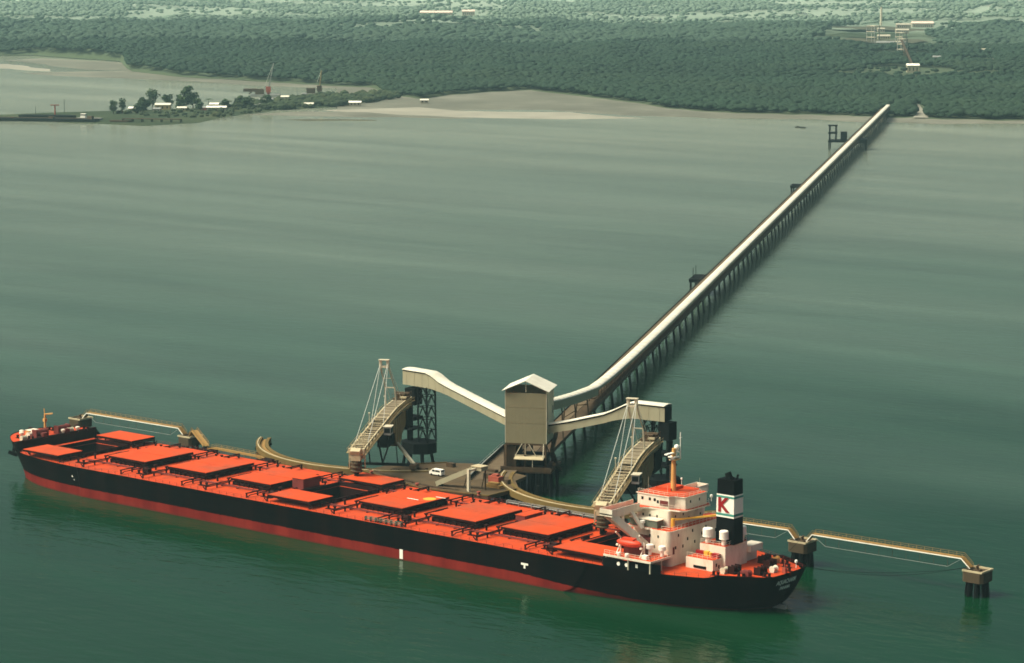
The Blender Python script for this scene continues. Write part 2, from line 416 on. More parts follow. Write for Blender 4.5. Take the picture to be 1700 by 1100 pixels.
azs = np.linspace(AZ0, AZ1, 260)
def hill(az, r):
    s = max(0.0, (r - 2600) / 1500); s = min(1, s)
    return 1.2 + s * (6 + 10*mnoise.noise(Vector((az*22, r*0.0011, 1.5))) + 6*mnoise.noise(Vector((az*70, r*0.003, 4))))
mb = MB()
rows = [0, 40, 150, 400, 800, 1300, 1900, 2600, 3400, 4400, 6000, 9000]
vs = []
for a in azs:
    f0 = front(a) - 6
    for k, rr in enumerate(rows):
        x, y = unpolar(a, f0 + rr); vs.append((x, y, 0.6 if k == 0 else hill(a, f0 + rr)))
nr = len(rows)
mb.add(vs, [(i*nr+k, (i+1)*nr+k, (i+1)*nr+k+1, i*nr+k+1) for i in range(len(azs)-1) for k in range(nr-1)])
part(mb, 'land', M['land'], smooth=True, kind='structure')

# tidal flat in front of the forest on the right half
b0 = ba[0][0] - 0.03
mb = MB(); vs = []
az2 = np.linspace(ba[0][0] - 0.06, ba[-1][0], 160)
for a in az2:
    r0 = interp(ba, a) + 10*mnoise.noise(Vector((a*60, 1, 8))) + 5*mnoise.noise(Vector((a*190, 1, 3)))
    r1 = front(a) + 10
    for k in range(4):
        t = k/3; x, y = unpolar(a, lerp(min(r0, r1-5), r1, t)); vs.append((x, y, 0.05 + 0.7*t))
mb.add(vs, [(i*4+k, (i+1)*4+k, (i+1)*4+k+1, i*4+k+1) for i in range(len(az2)-1) for k in range(3)])
part(mb, 'tidal_flat', M['mud'], smooth=True, kind='structure')

# mud banks in the bay behind the spit, and sand by it (thin low sheets standing just out of the water)
def bank(name, mat, pts, z=0.12, seed=1.0):
    """soft-edged bank: outline subdivided and roughened"""
    out = []
    n = len(pts)
    for i in range(n):
        a, b = pts[i], pts[(i+1) % n]
        L = math.dist(a, b); k = max(1, int(L/25))
        for j in range(k):
            t = j/k; x, y = lerp(a[0], b[0], t), lerp(a[1], b[1], t)
            out.append((x + 9*mnoise.noise(Vector((x*0.02, y*0.02, seed))), y + 14*mnoise.noise(Vector((x*0.02, y*0.02, seed+7)))))
    cx = sum(p[0] for p in out)/len(out); cy = sum(p[1] for p in out)/len(out)
    mb = MB(); m = len(out)
    mb.add([(x, y, 0.03) for x, y in out] + [(lerp(x, cx, .25), lerp(y, cy, .25), z) for x, y in out] + [(cx, cy, z*1.3)],
           [(i, (i+1)%m, m+(i+1)%m, m+i) for i in range(m)] + [(m+i, m+(i+1)%m, 2*m) for i in range(m)])
    return part(mb, name, mat, kind='structure')
bank('mudflat', M['mud'], [(-2065,1790),(-1905,1722),(-1800,1716),(-1680,1694),(-1560,1690),(-1540,1660),(-1690,1640),(-1810,1660),(-1960,1640),(-2090,1640),(-2130,1660)], 0.3, 1)
bank('mudflat', M['mud'], [(-2260,1935),(-2120,1860),(-2060,1790),(-2120,1760),(-2220,1795),(-2300,1830),(-2420,1880),(-2420,1950)], 0.3, 2)
bank('mudflat', M['sand'], [(-2330,1800),(-2180,1745),(-2120,1700),(-2250,1712),(-2380,1760)], 0.25, 5)
bank('sand_spit', M['sand'], [(-1330,1365),(-1262,1345),(-1165,1360),(-1060,1420),(-1010,1470),(-1120,1490),(-1225,1440),(-1300,1460)], 0.5, 3)
bank('sand_spit', M['mud'], [(-1340,1270),(-1280,1290),(-1200,1330),(-1130,1370),(-1180,1390),(-1270,1370),(-1330,1340)], 0.35, 4)
bank('reef', M['reef'], [(-1262,1238),(-1235,1244),(-1212,1262),(-1183,1285),(-1190,1293),(-1222,1275),(-1250,1256)], 0.5, 6)
SPIT = [(-1524,1119),(-1446,1130),(-1440,1189),(-1432,1270),(-1462,1395),(-1470,1486),(-1480,1600),(-1450,1640),(-1390,1545),(-1350,1420),(-1362,1338),(-1325,1223),(-1290,1160),(-1299,1100),(-1378,1082),(-1470,1078)]
spit = bank('spit_ground', M['scrub'], SPIT, 1.0, 9)

def track(name, mat, pts, w0, w1, lift=0.35):
    mb = MB(); n = len(pts); vs = []
    for i, p in enumerate(pts):
        q = pts[min(i+1, n-1)]; o = pts[max(i-1, 0)]
        dx, dy = q[0]-o[0], q[1]-o[1]; L = math.hypot(dx, dy); nx, ny = -dy/L, dx/L
        w = lerp(w0, w1, i/(n-1))/2
        az, r = polar(p); z = hill(az, r) + lift
        vs += [(p[0]+nx*w, p[1]+ny*w, z), (p[0]-nx*w, p[1]-ny*w, z)]
    mb.add(vs, [(2*i, 2*i+1, 2*i+3, 2*i+2) for i in range(n-1)])
    return part(mb, name, mat, kind='structure')
ROAD = [(-800,1628),(-830,1680),(-905,1800),(-990,1950),(-1160,2230),(-1330,2520),(-1560,2920),(-1900,3560),(-2240,4250),(-2600,5000),(-3000,5900)]
track('dirt_road', M['sand'], ROAD[:3], 15, 2)
track('dirt_road', M['sand'], ROAD[8:], 18, 30)
CLEAR = [((-1260,2380),60),((-1490,2740),70),((-1640,2960),90),((-1720,3060),110),((-1800,3180),110),((-1880,3310),110),((-1960,3450),110),((-2040,3600),110),((-2100,3740),110),((-1310,2640),40),((-1375,2760),35),((-1110,2330),34),((-1230,2200),45),((-3065,3540),80),((-2990,3453),75),((-2930,3385),60),((-3050,3620),70),((-2985,3540),60),((-1152,2195),30)]
def patch(name, mat, c, rx, ry, seed):
    mb = MB(); m = 26; vs = [];
    for i in range(m):
        a = 2*math.pi*i/m; k = 1 + .35*mnoise.noise(Vector((math.cos(a)*1.3, math.sin(a)*1.3, seed)))
        x, y = c[0]+rx*k*math.cos(a), c[1]+ry*k*math.sin(a); az, r = polar((x, y)); vs.append((x, y, hill(az, r)+.3))
    az, r = polar(c); vs.append((c[0], c[1], hill(az, r)+.4))
    mb.add(vs, [(i, (i+1)%m, m) for i in range(m)]); return part(mb, name, mat, kind='structure')
patch('dirt_clearing', M['sand'], (-1310,2640), 18, 75, 1)
patch('dirt_clearing', M['mud'], (-1375,2760), 30, 60, 2)
patch('dirt_clearing', M['sand'], (-1230,2200), 20, 30, 4)
patch('dirt_clearing', M['sand'], (-1110,2330), 12, 40, 3)
patch('dirt_clearing', M['reef'], (-1720,3050), 70, 100, 5)
patch('dirt_clearing', M['scrub'], (-1860,3290), 80, 140, 6)
patch('dirt_clearing', M['reef'], (-2030,3590), 80, 150, 7)

# ------------------------------------------------------------------ THE SHIP
ship = thing('cargo_ship', (-22, 0, 0), 'long black bulk carrier with red decks and boot topping moored at the jetty', 'ship')
# matched deck-level and waterline outlines (x, half breadth), bow to stern
OUT = [((-167.6,0.02),(-161,0.02)),((-166.8,4.6),(-160.6,4.0)),((-164.4,9),(-158.6,8.6)),((-160,13),(-154.5,13)),((-153,16.9),(-147,16.8)),((-140,20),(-136.5,19.8)),
       ((-122,21.6),(-120,21.4)),((-100,21.75),(-100,21.75)),((60,21.75),(52,21.7)),((80,21.75),(72,20.9)),((95,20.5),(88,18.6)),((105,18.2),(98,16.4)),((115,14.6),(107,13.5)),((122,11.2),(114.5,10.0)),((126,8.6),(119,5.6)),((127,5.6),(121.5,2.6)),((127.3,0.02),(122.3,0.02))]
def dense(pts, n):
    x = np.array([p[0] for p in pts]); y = np.array([p[1] for p in pts])
    u = np.arange(len(pts)); t = np.linspace(0, len(pts)-1, n)
    def cr(a):
        a = np.concatenate([[2*a[0]-a[1]], a, [2*a[-1]-a[-2]]]); out = []
        for tt in t:
            i = min(int(tt), len(u)-2); f = tt - i; p0, p1, p2, p3 = a[i:i+4]
            out.append(0.5*((2*p1)+(-p0+p2)*f+(2*p0-5*p1+4*p2-p3)*f*f+(-p0+3*p1-3*p2+p3)*f**3))
        return np.array(out)
    return np.stack([cr(x), np.clip(cr(y), 0.02, 21.75)], 1)
NS = 129
DK = dense([a for a, b in OUT], NS); WL = dense([b for a, b in OUT], NS)
DECK_Z, FC_Z = 9.0, 11.6
def ztop(x): return 11.8 if x < -152.6 else (9.0 if x < 112 else 9.0 + 1.0*min(1, (x-112)/3))
LEV = [-2.0, 0.0, 1.0, 2.0, 3.1, 4.5, 6.0, 7.5, 9.0]
def hull_pt(i, z):
    g = max(0.0, min(1.25, z/9.0)); g = g**(1.35 if DK[i][0] < 60 else 0.5) if DK[i][0] < 60 or g > 0 else 0.0
    g = min(g, 1.25 if DK[i][0] < 60 else 1.02)
    return lerp(WL[i], DK[i], g)
mb = MB()
for sgn in (-1, 1):
    vs = []
    for i in range(NS):
        for z in LEV:
            x, y = hull_pt(i, z); vs.append((x, sgn*y, z))
        x, y = hull_pt(i, ztop(DK[i][0])); vs.append((x, sgn*y, ztop(DK[i][0]) + 0.02))
    L = len(LEV) + 1
    mb.add(vs, [(i*L+k, (i+1)*L+k, (i+1)*L+k+1, i*L+k+1) for i in range(NS-1) for k in range(L-1)])
hull = part(mb, 'hull', M['hull'], ship, smooth=True)
for p in hull.data.polygons:
    if abs(p.normal.z) > 0.9: p.use_smooth = False
# anchor, draught marks and tug marks are painted or bolted on the shell
mb = MB(); mb.tube((-166.6,-7.0,9.0), (-166.0,-8.2,5.6), 0.5, 0.5); mb.beam((-167.4,-8.8,6.0), (-164.6,-7.8,5.2), 0.7, 1.1); mb.tube((-165.0,-5.5,10.2), (-166.6,-7.2,8.4), 1.0, 1.3)
part(mb, 'anchor', M['dark'], ship)
mb = MB(); mb.box(13.0, 14.2, -21.83, -21.76, 0.3, 3.0)
part(mb, 'load_mark', M['purewhite'], ship)
def tmark(x, z, y):
    mb = MB(); mb.box(x-1.2, x+1.2, y-.09, y-.02, z, z+.55); mb.box(x-.3, x+.3, y-.09, y-.02, z-.9, z)
    part(mb, 'tug_mark', M['purewhite'], ship)
tmark(57.5, 5.2, -21.72); tmark(-121.5, 5.6, -21.36)

HX = [-147.5+8.5+0.0, -110, -83.4, -56.3, -31.0, -4.6, 22.4, 48.1, 74.2]
HX[0] = -138.4
HL, HW = 8.2, 9.9            # half length of a hatch, half width
HT = 11.25                   # top of closed covers
def deck_half(x): return float(np.interp(x, DK[:,0], DK[:,1])) - 0.12
# main deck: rings of quads around the nine hatch openings, so the open holds are real holes
mb = MB()
ow = HW - 1.1; ol = HL - 0.9
cuts = sorted(set([-152.6] + [h + s*ol for h in HX for s in (-1, 1)] + [float(x) for x in np.linspace(-152.6, 126.9, 70)]))
for a, b in zip(cuts, cuts[1:]):
    if b - a < 1e-3: continue
    c = (a+b)/2; hole = any(abs(c-h) < ol for h in HX)
    ya, yb = deck_half(a), deck_half(b)
    if hole:
        w = min(ow, ya-.5, yb-.5)
        mb.add([(a,-ya,9),(b,-yb,9),(b,-w,9),(a,-w,9)], [(0,1,2,3)])
        mb.add([(a,w,9),(b,w,9),(b,yb,9),(a,ya,9)], [(0,1,2,3)])
    else:
        mb.add([(a,-ya,9),(b,-yb,9),(b,yb,9),(a,ya,9)], [(0,1,2,3)])
part(mb, 'main_deck', M['deck'], ship)
mb = MB(); fcx = [i for i in range(NS) if DK[i][0] <= -152.5]
pts = [hull_pt(i, FC_Z) for i in fcx]
ring = [(x, -y+.1, FC_Z) for x, y in pts] + [(x, y-.1, FC_Z) for x, y in reversed(pts)]
mb.add(ring, [tuple(range(len(ring)))])
part(mb, 'forecastle_deck', M['deck'], ship)
ybk = hull_pt(fcx[-1], FC_Z)[1]; xb = pts[-1][0]
mb = MB(); mb.box(xb-.15, xb+.05, -ybk+.1, ybk-.1, 9.0, FC_Z+.15); mb.box(xb-.6, xb+.5, -ybk, ybk, FC_Z+.16, FC_Z+.4)
part(mb, 'forecastle_bulkhead', M['coaming'], ship)

# hatches: coaming with stays, two side-rolling covers each; the first, fifth and last stand open
def hatch(x, opened, first=None):
    L, W = HL, (HW if x > -130 else HW)
    mb = MB()
    for y in (-W+.35, W-.35): mb.box(x-L+.2, x+L-.2, y-.22, y+.22, 9.0, 10.15)
    for xx in (x-L+.4, x+L-.4): mb.box(xx-.22, xx+.22, -W+.13, W-.13, 9.0, 10.15)
    for k in range(9):
        yy = -W + 1 + k*(2*W-2)/8
        for s in (-1, 1): mb.box(x+s*(L-.15)-.25, x+s*(L-.15)+.25, yy-.08, yy+.08, 9.0, 9.95)
    for k in range(8):
        xx = x - L + 1 + k*(2*L-2)/7
        for s in (-1, 1): mb.box(xx-.08, xx+.08, s*(W-.05)-.3, s*(W-.05)+.3, 9.0, 9.95)
    h = part(mb, 'hatch', M['coaming'], ship)
    for s in (-1, 1):
        y0, y1 = sorted((s*0.05, s*(W+.25)))
        if opened: y0 += s*(W+.35); y1 += s*(W+.35)
        c = MB(); c.box(x-L-.15, x+L+.15, y0, y1, 10.5, HT-.12)
        cv = part(c, 'hatch_cover', M['coaming'], h)
        t = MB(); t.box(x-L-.05, x+L+.05, y0+.06, y1-.06, HT-.119, HT)
        part(t, 'cover_top', M['cover'], cv) if False else None
        t2 = part(t, 'cover_plate', M['cover'], h)
        if opened:
            for q in (-1, 1):
                pass
    if opened:
        w, l = HW-1.12, HL-.92
        m2 = MB()
        zb = -6.0
        m2.add([(x-l,-w,9),(x+l,-w,9),(x+l,w,9),(x-l,w,9),(x-l,-w,zb),(x+l,-w,zb),(x+l,w,zb),(x-l,w,zb)], [(0,1,5,4),(1,2,6,5),(2,3,7,6),(3,0,4,7)])
        part(m2, 'hold_wall', M['coaming'], ship)
        m3 = MB(); N = 10; vs = []
        for j in range(N+1):
            for i in range(N+1):
                u, v = i/N*2-1, j/N*2-1
                vs.append((x+u*l, v*w, -3.5 + 4.0*max(0, 1-math.hypot(u, v)) + .4*mnoise.noise(Vector((u*3, v*3, x)))))
        m3.add(vs, [(j*(N+1)+i, j*(N+1)+i+1, (j+1)*(N+1)+i+1, (j+1)*(N+1)+i) for j in range(N) for i in range(N)])
        part(m3, 'ore_cargo', M['cargo'], ship, smooth=True)
    # rolling rails reaching outboard fore and aft of the hatch on legs
    for s in (-1, 1):
        for q in (-1, 1):
            r = MB(); yo = min(deck_half(x + q*L) - .8, 20.6)
            r.beam((x+q*(L+.25), s*(W-.2), 10.3), (x+q*(L+.25), s*yo, 10.3), .34, .3)
            r.beam((x+q*(L+.75), s*(W-.2), 9.75), (x+q*(L+.75), s*(yo-1.2), 9.75), .22, .22)
            for yy in (yo-.3, lerp(W, yo, .55), W+.8):
                r.beam((x+q*(L+.25), s*yy, 9.0), (x+q*(L+.25), s*yy, 10.2), .3, .42)
            r.beam((x+q*(L+.25), s*(yo-.3), 9.0), (x+q*(L+1.5), s*(yo-.3), 9.9), .25)
            part(r, 'cover_rail', M['gear'], ship)
    return h
for i, x in enumerate(HX): hatch(x, i in (0, 4, 8))
# yellow handling mark and pale stripes chalked on the sixth hatch
mb = MB()
mb.lathe([(1.9, 0), (1.9, .02)], (1.3, 4.3, HT+.004), 20)
part(mb, 'cover_mark', M['yellow'], ship)
mb = MB(); mb.box(-4.5, -.2, .9, 1.4, HT+.004, HT+.02); part(mb, 'cover_stripe', M['purewhite'], ship); mb = MB(); mb.box(.8, 4.4, 7.4, 7.9, HT+.004, HT+.02)
part(mb, 'cover_stripe', M['purewhite'], ship)

# coaming walkways and pipes along both sides, small fittings between hatches
for s in (-1, 1):
    mb = MB()
    mb.pipe([(-126, s*12.4, 9.45), (80, s*12.4, 9.45)], .14); mb.pipe([(-126, s*13.1, 9.4), (80, s*13.1, 9.4)], .10)
    for x in np.arange(-124, 80, 6.5): mb.box(x-.12, x+.12, s*12.75-.6, s*12.75+.6, 9.0, 9.3)
    part(mb, 'deck_pipe', M['boxred'], ship)
def house(x0, x1, y0, y1, z1, name='mast_house', mat='boxred', top='cover'):
    mb = MB(); mb.box(x0, x1, y0, y1, 9.0, z1); p = part(mb, name, M[mat], ship)
    mb = MB(); mb.box(x0-.15, x1+.15, y0-.15, y1+.15, z1+.003, z1+.12); part(mb, 'house_top', M[top], p)
house(-46.9, -42.4, -2.2, 4.8, 12.2)
house(33.0, 36.4, 4.4, 12.2, 11.0)
mid = [(HX[i]+HX[i+1])/2 for i in range(8)]
for k, x in enumerate(mid):
    for s in (-1, 1):
        mb = MB()
        for dx, dy in ((-1.2, 16.3), (1.3, 16.3)):
            mb.tube((x+dx, s*dy, 9.0), (x+dx, s*dy, 9.9), .35); mb.tube((x+dx, s*dy, 9.9), (x+dx, s*dy, 10.1), .5)
        mb.box(x-2.0, x+2.1, s*16.3-.6, s*16.3+.6, 9.0, 9.2)
        part(mb, 'mooring_bollard', M['gear'], ship)
        mb = MB(); mb.lathe([(.3,0),(.3,1.2),(.65,1.25),(.65,1.6),(.25,1.75)], (x-1.6, s*9.0, 9.0), 10)
        part(mb, 'ventilator', M['gear'], ship); mb = MB()
        mb.lathe([(.25,0),(.25,.8),(.5,.85),(.5,1.15),(.2,1.25)], (x+1.2, s*7.2, 9.0), 10)
        part(mb, 'ventilator', M['gear'], ship)
    mb = MB(); mb.box(x-.5, x+.5, -1.5, 1.2, 9.0, 9.9); mb.tube((x-1.4, -5, 9.35), (x-1.4, 5, 9.35), .2); mb.tube((x+1.6, -8, 9.3), (x+1.6, 7, 9.3), .16)
    part(mb, 'deck_fitting', M['gear'], ship)
for k, x in enumerate((-96.9, -43.4, 8.6, 61.5, 62.9)):
    mb = MB(); y = -13.9 if k != 4 else -17.0
    mb.box(x-.9, x+.9, y-.7, y+.7, 9.0, 9.5); mb.tube((x-.9, y, 10.0), (x+.9, y, 10.0), .65, .65, 10); mb.box(x-1.2, x-.95, y-.8, y+.8, 9.0, 10.6); mb.box(x+.95, x+1.2, y-.8, y+.8, 9.0, 10.6)
    part(mb, 'mooring_winch', M['gear'], ship)
# bulwark rail along the deck edge
for s in (-1, 1):
    mb = MB(); xs = [x for x in np.arange(-151, 126, 3.0)]
    for x in xs: mb.box(x-.04, x+.04, s*(deck_half(x)-.2)-.04, s*(deck_half(x)-.2)+.04, 9.0, 9.95)
    for a, b in zip(xs, xs[1:]):
        for z in (9.5, 9.95): mb.beam((a, s*(deck_half(a)-.2), z), (b, s*(deck_half(b)-.2), z), .035)
    part(mb, 'deck_rail', M['boxred'], ship)
# stowed accommodation ladders
for s, x0, x1 in ((-1, -.6, 12.8), (1, 16.6, 49.0)):
    mb = MB(); y = s*20.7
    mb.beam((x0, y, 9.75), (x1, y, 9.75), .9, .15); mb.beam((x0, y-.4*s, 10.3), (x1, y-.4*s, 10.3), .1); mb.beam((x0, y+.4*s, 10.3), (x1, y+.4*s, 10.3), .1)
    for k in range(8):
        x = lerp(x0, x1, k/7); mb.box(x-.08, x+.08, y-.45, y+.45, 9.0, 10.3)
    part(mb, 'accommodation_ladder', M['green' if s < 0 else 'greysteel'], ship)

# forecastle gear
mb = MB()
mb.tube((-159.7,0,11.6), (-159.7,0,18.2), .45, .3); mb.beam((-159.7,-.2,18.0), (-157.5,1.4,18.3), 1.2, .3); mb.tube((-159.7,0,18.2), (-160.0,0,19.9), .14)
mb.box(-160.2,-159.2,-.5,.5,15.6,16.6)
part(mb, 'foremast', M['mast'], ship)
for y in (-4.6, 4.6):
    mb = MB(); x = -156.8
    mb.box(x-1.6, x+1.6, y-2.2, y+2.2, 11.6, 12.1); mb.tube((x, y-2, 13.0), (x, y+2, 13.0), 1.15, 1.15, 14); mb.box(x-1, x+1.2, y-2.6, y-2.1, 11.6, 14.2); mb.box(x-1, x+1.2, y+2.1, y+2.6, 11.6, 14.2); mb.box(x+1.3, x+2.6, y-1, y+1, 11.6, 13.2)
    part(mb, 'windlass', M['boxred'], ship)
mb = MB(); mb.box(-163.6,-160.4,-5.0,-1.4,11.6,13.0); p = part(mb, 'bosun_store', M['boxred'], ship)
mb = MB(); mb.box(-163.7,-160.3,-5.1,-1.3,13.003,13.15); part(mb, 'house_top', M['white'], p)
for k, (x, y) in enumerate(((-163.9,-6.2),(-165.4,-1.4),(-161.6,-8.2),(-162.5,2.2),(-154.9,3.4),(-160.4,7.6),(-154.8,9.5),(-157.5,11.6))):
    mb = MB(); mb.lathe([(.45,0),(.45,.9),(.8,1.0),(.8,1.5),(.3,1.7)], (x, y, 11.6), 10)
    part(mb, 'ventilator', M['white' if k % 2 == 0 else 'gear'], ship)
for x, y, r_, mt in ((-158.4,-7.4,1.0,'white'),(-156.2,-12.0,.8,'trim'),(-161.8,-5.0,.7,'mast'),(-155.2,6.6,.9,'trim')):
    mb = MB(); mb.tube((x, y-.9, 12.5), (x, y+.9, 12.5), r_*.8, r_*.8, 12); mb.tube((x, y-1.0, 12.5), (x, y-.9, 12.5), r_, r_, 12); mb.tube((x, y+.9, 12.5), (x, y+1.0, 12.5), r_, r_, 12); mb.box(x-.7, x+.7, y-1.1, y+1.1, 11.6, 11.9)
    part(mb, 'rope_reel', M[mt], ship)
for x, y in ((-155.5,-9.6),(-163.0,5.4),(-155.0,13.2),(-159.8,-10.6)):
    mb = MB(); mb.box(x-1.4, x+1.4, y-.5, y+.5, 11.6, 11.8); mb.tube((x-.9, y, 11.6), (x-.9, y, 12.7), .4); mb.tube((x+.9, y, 11.6), (x+.9, y, 12.7), .4)
    part(mb, 'mooring_bollard', M['gear'], ship)

# ------------------------------------------------------------------ accommodation
BF, BA = 83.0, 98.0
mb = MB()
def rbox(mb, x0, x1, y0, y1, z0, z1, r=1.2, corners=(1,1,1,1)):
    pts = []
    for (cx, cy, a0, on) in ((x1-r, y1-r, 0, corners[0]), (x0+r, y1-r, 90, corners[1]), (x0+r, y0+r, 180, corners[2]), (x1-r, y0+r, 270, corners[3])):
        for k in range(7):
            a = R(a0 + 15*k); pts.append((cx + r*math.cos(a), cy + r*math.sin(a)))
    return mb.prism(pts, z0, z1)
rbox(mb, 91.0, BA, -12, 12, 9.0, 18.2, 1.4, (1,1,1,1)); rbox(mb, BF, 90.997, -8.2, 8.2, 9.0, 17.75, .8); rbox(mb, BF, 90.997, -11.2, 11.2, 17.753, 18.2, .6)
lower = part(mb, 'deckhouse', M['white'], ship)
mb = MB(); rbox(mb, 91.2, BA-.3, -11.7, 11.7, 18.203, 18.26, 1.2); rbox(mb, BF+.3, 91.19, -11.0, 11.0, 18.203, 18.26, .5); part(mb, 'deck_covering', M['deck'], lower)
mb = MB(); rbox(mb, 84.5, 90.9, -11.0, -8.3, 9.0, 15.4, .3); part(mb, 'dark_recess', M['boxred'], lower)
mb = MB(); rbox(mb, BF+.5, 94.6, -7.5, 8.0, 18.263, 22.5, .9)
upper = part(mb, 'upper_deckhouse', M['white'], ship)
def ports(parent, pts, axis, at, w=.45, h=.6):
    mb = MB()
    for a, z in pts:
        if axis == 'x': mb.box(at-.03, at+.04, a-w/2, a+w/2, z, z+h)
        else: mb.box(a-w/2, a+w/2, at-.04, at+.03, z, z+h)
    part(mb, 'window', M['glass'], parent)
ports(lower, [(-9.5,13.3),(-6.3,13.2),(-4.2,14.8),(-1,13.5),(2.2,15.2),(5.5,13.5),(8.5,15.0),(-8.3,16.4),(-2,16.6),(4,16.6)], 'x', BA, .55, .8)
ports(lower, [(84.5,13.4),(86.6,13.4),(88.7,13.4),(90.8,13.4),(92.9,13.4),(95.0,13.4),(94.2,16.2),(91.5,16.2)], 'y', -12.0, .5, .7)
ports(upper, [(-5,20.5),(-1.5,20.5),(1,19.2),(4.2,20.9),(5.0,20.9),(6.2,19.4)], 'x', 94.6, .5, .6)
ports(upper, [(86,20.3),(88.2,20.3),(90.5,20.3)], 'y', -7.5, .5, .7)
# bridge deck slab with the two wings running out to the ship's sides
mb = MB()
mb.prism([(82.4,-21.6),(86.4,-21.6),(86.4,-9.5),(88.2,-7.9),(97.2,-6.6),(98.6,-5.2),(98.6,5.2),(97.2,6.6),(88.2,7.9),(86.4,9.5),(86.4,21.6),(82.4,21.6)], 22.503, 22.85)
slab = part(mb, 'bridge_deck', M['white'], ship)
mb = MB()
mb.prism([(82.6,-21.3),(86.2,-21.3),(86.2,-9.4),(88.2,-7.7),(97.1,-6.4),(98.4,-5.1),(98.4,5.1),(97.1,6.4),(88.2,7.7),(86.2,9.4),(86.2,21.3),(82.6,21.3)], 22.853, 22.9)
part(mb, 'deck_covering', M['deck'], slab)
for s in (-1, 1):
    mb = MB()
    mb.box(86.26, 86.42, *sorted((s*9.6, s*21.6)), 22.2, 24.1); mb.box(82.4, 82.55, *sorted((s*7.2, s*21.6)), 22.2, 24.1); mb.box(82.55, 86.26, *sorted((s*21.44, s*21.6)), 22.2, 24.1)
    part(mb, 'wing_bulwark', M['white'], ship)
    mb = MB()       # plated bracket under the wing: outer diagonal, vertical and inner strut
    mb.beam((85.9, s*20.4, 22.2), (90.6, s*11.6, 13.2), 2.0, .5, up=(1,0,0))
    mb.beam((83.2, s*20.4, 22.2), (84.4, s*11.2, 15.6), 1.0, .4, up=(1,0,0))
    mb.beam((86.0, s*16.4, 22.4), (86.0, s*16.4, 18.2), .9, .4, up=(1,0,0))
    mb.beam((86.1, s*12.9, 22.3), (88.9, s*11.8, 18.0), 1.1, .5, up=(1,0,0))
    mb.box(85.7, 86.1, *sorted((s*8.0, s*21.0)), 21.7, 22.5)
    part(mb, 'wing_bracket', M['white'], ship)
mb = MB(); mb.prism([(83.6,-6.8),(93.8,-6.8),(94.6,-5.4),(97.6,-4.8),(97.6,4.8),(94.6,5.4),(93.8,6.8),(83.6,6.8)], 22.903, 26.0)
wh = part(mb, 'wheelhouse', M['white'], ship)
mb = MB(); mb.prism([(83.3,-7.0),(93.9,-7.0),(94.8,-5.6),(97.8,-5.0),(97.8,5.0),(94.8,5.6),(93.9,7.0),(83.3,7.0)], 26.003, 26.2)
rf = part(mb, 'wheelhouse_roof', M['white'], ship)
mb = MB(); mb.prism([(83.5,-6.8),(93.8,-6.8),(94.7,-5.4),(97.6,-4.8),(97.6,4.8),(94.7,5.4),(93.8,6.8),(83.5,6.8)], 26.203, 26.26); mb.box(85.5, 90.2, -1.2, 4.6, 26.26, 27.0)
part(mb, 'roof_covering', M['deck'], rf)
ports(wh, [(85.2,24.4),(87.6,24.4),(89.2,24.4),(90.2,24.0)], 'y', -6.8, .7, .8)
ports(wh, [(-2.5,24.4),(1.5,24.4)], 'x', 97.6, .5, .7)
mb = MB(); mb.box(90.9, 93.5, -6.9, -6.8, 23.6, 24.9); part(mb, 'life_raft_rack', M['boxred'], wh)
mb = MB()
for k in range(5):
    mb.beam((83.6, -6.4+k*3.2, 26.2), (83.6, -6.4+k*3.2, 27.2), .07)
mb.beam((83.6,-6.4,27.2), (83.6,6.4,27.2), .07); mb.beam((83.6,-6.4,26.7), (83.6,6.4,26.7), .06)
part(mb, 'roof_rail', M['gear'], rf)
# radar mast
mb = MB(); mb.tube((90.3,0,26.2), (90.3,0,37.6), .75, .5, 12); mb.box(89.6,91.6,-1.3,1.3,34.6,34.8)
mast = part(mb, 'radar_mast', M['mast'], ship)
mb = MB(); mb.beam((90.3,-3.6,36.4), (90.3,2.0,36.4), .9, .3); mb.box(89.3,91.3,-1.2,1.2,35.2,35.5); mb.tube((90.3,0.8,35.5),(90.3,.8,37.0),.45); mb.tube((91.0,2.0,34.6), (91.0,2.0,41.6), .13); mb.beam((91,1.4,40.2),(91,2.6,40.2),.12)
part(mb, 'crosstree', M['purewhite'], mast)
mb = MB(); mb.beam((90.9,-2.6,35.0),(90.9,-.4,34.9),.25,.35); part(mb, 'radar_scanner', M['purewhite'], mast)
mb = MB(); mb.lathe([(.2,0),(.62,.25),(.75,.75),(.55,1.25),(.15,1.5)], (90.4,1.2,37.0), 12); part(mb, 'radome', M['purewhite'], mast, smooth=True)
mb = MB(); mb.lathe([(.12,0),(.12,1.0),(.42,1.1),(.42,1.6),(.2,1.8)], (96.6, 8.4, 22.9), 10); part(mb, 'navigation_light', M['purewhite'], ship)
mb = MB(); mb.tube((88.6,6.0,26.2),(88.6,6.0,28.0),.06); mb.lathe([(.2,0),(.3,.3),(.2,.6)], (88.6,6.0,28.0), 8); part(mb, 'navigation_light', M['purewhite'], ship)
# grey store and crane jib on the side deck under the wing
mb = MB(); mb.box(84.2, 93.0, -10.8, -8.0, 18.263, 20.2); st = part(mb, 'side_store', M['green'], ship)
mb = MB(); mb.box(84.0, 93.2, -11.0, -7.9, 20.203, 20.4); part(mb, 'house_top', M['white'], st)
mb = MB(); mb.lathe([(.35,0),(.35,1.0),(.7,1.05),(.7,1.7),(.3,1.8)], (88.6, -11.2, 18.26), 10); part(mb, 'ventilator', M['purewhite'], ship)
mb = MB(); mb.beam((95.0,-6.6,20.2), (104.9,1.2,21.6), .45, .45); mb.tube((95.0,-6.6,18.26),(95.0,-6.6,20.6),.5)
part(mb, 'stores_crane', M['yellow'], ship)

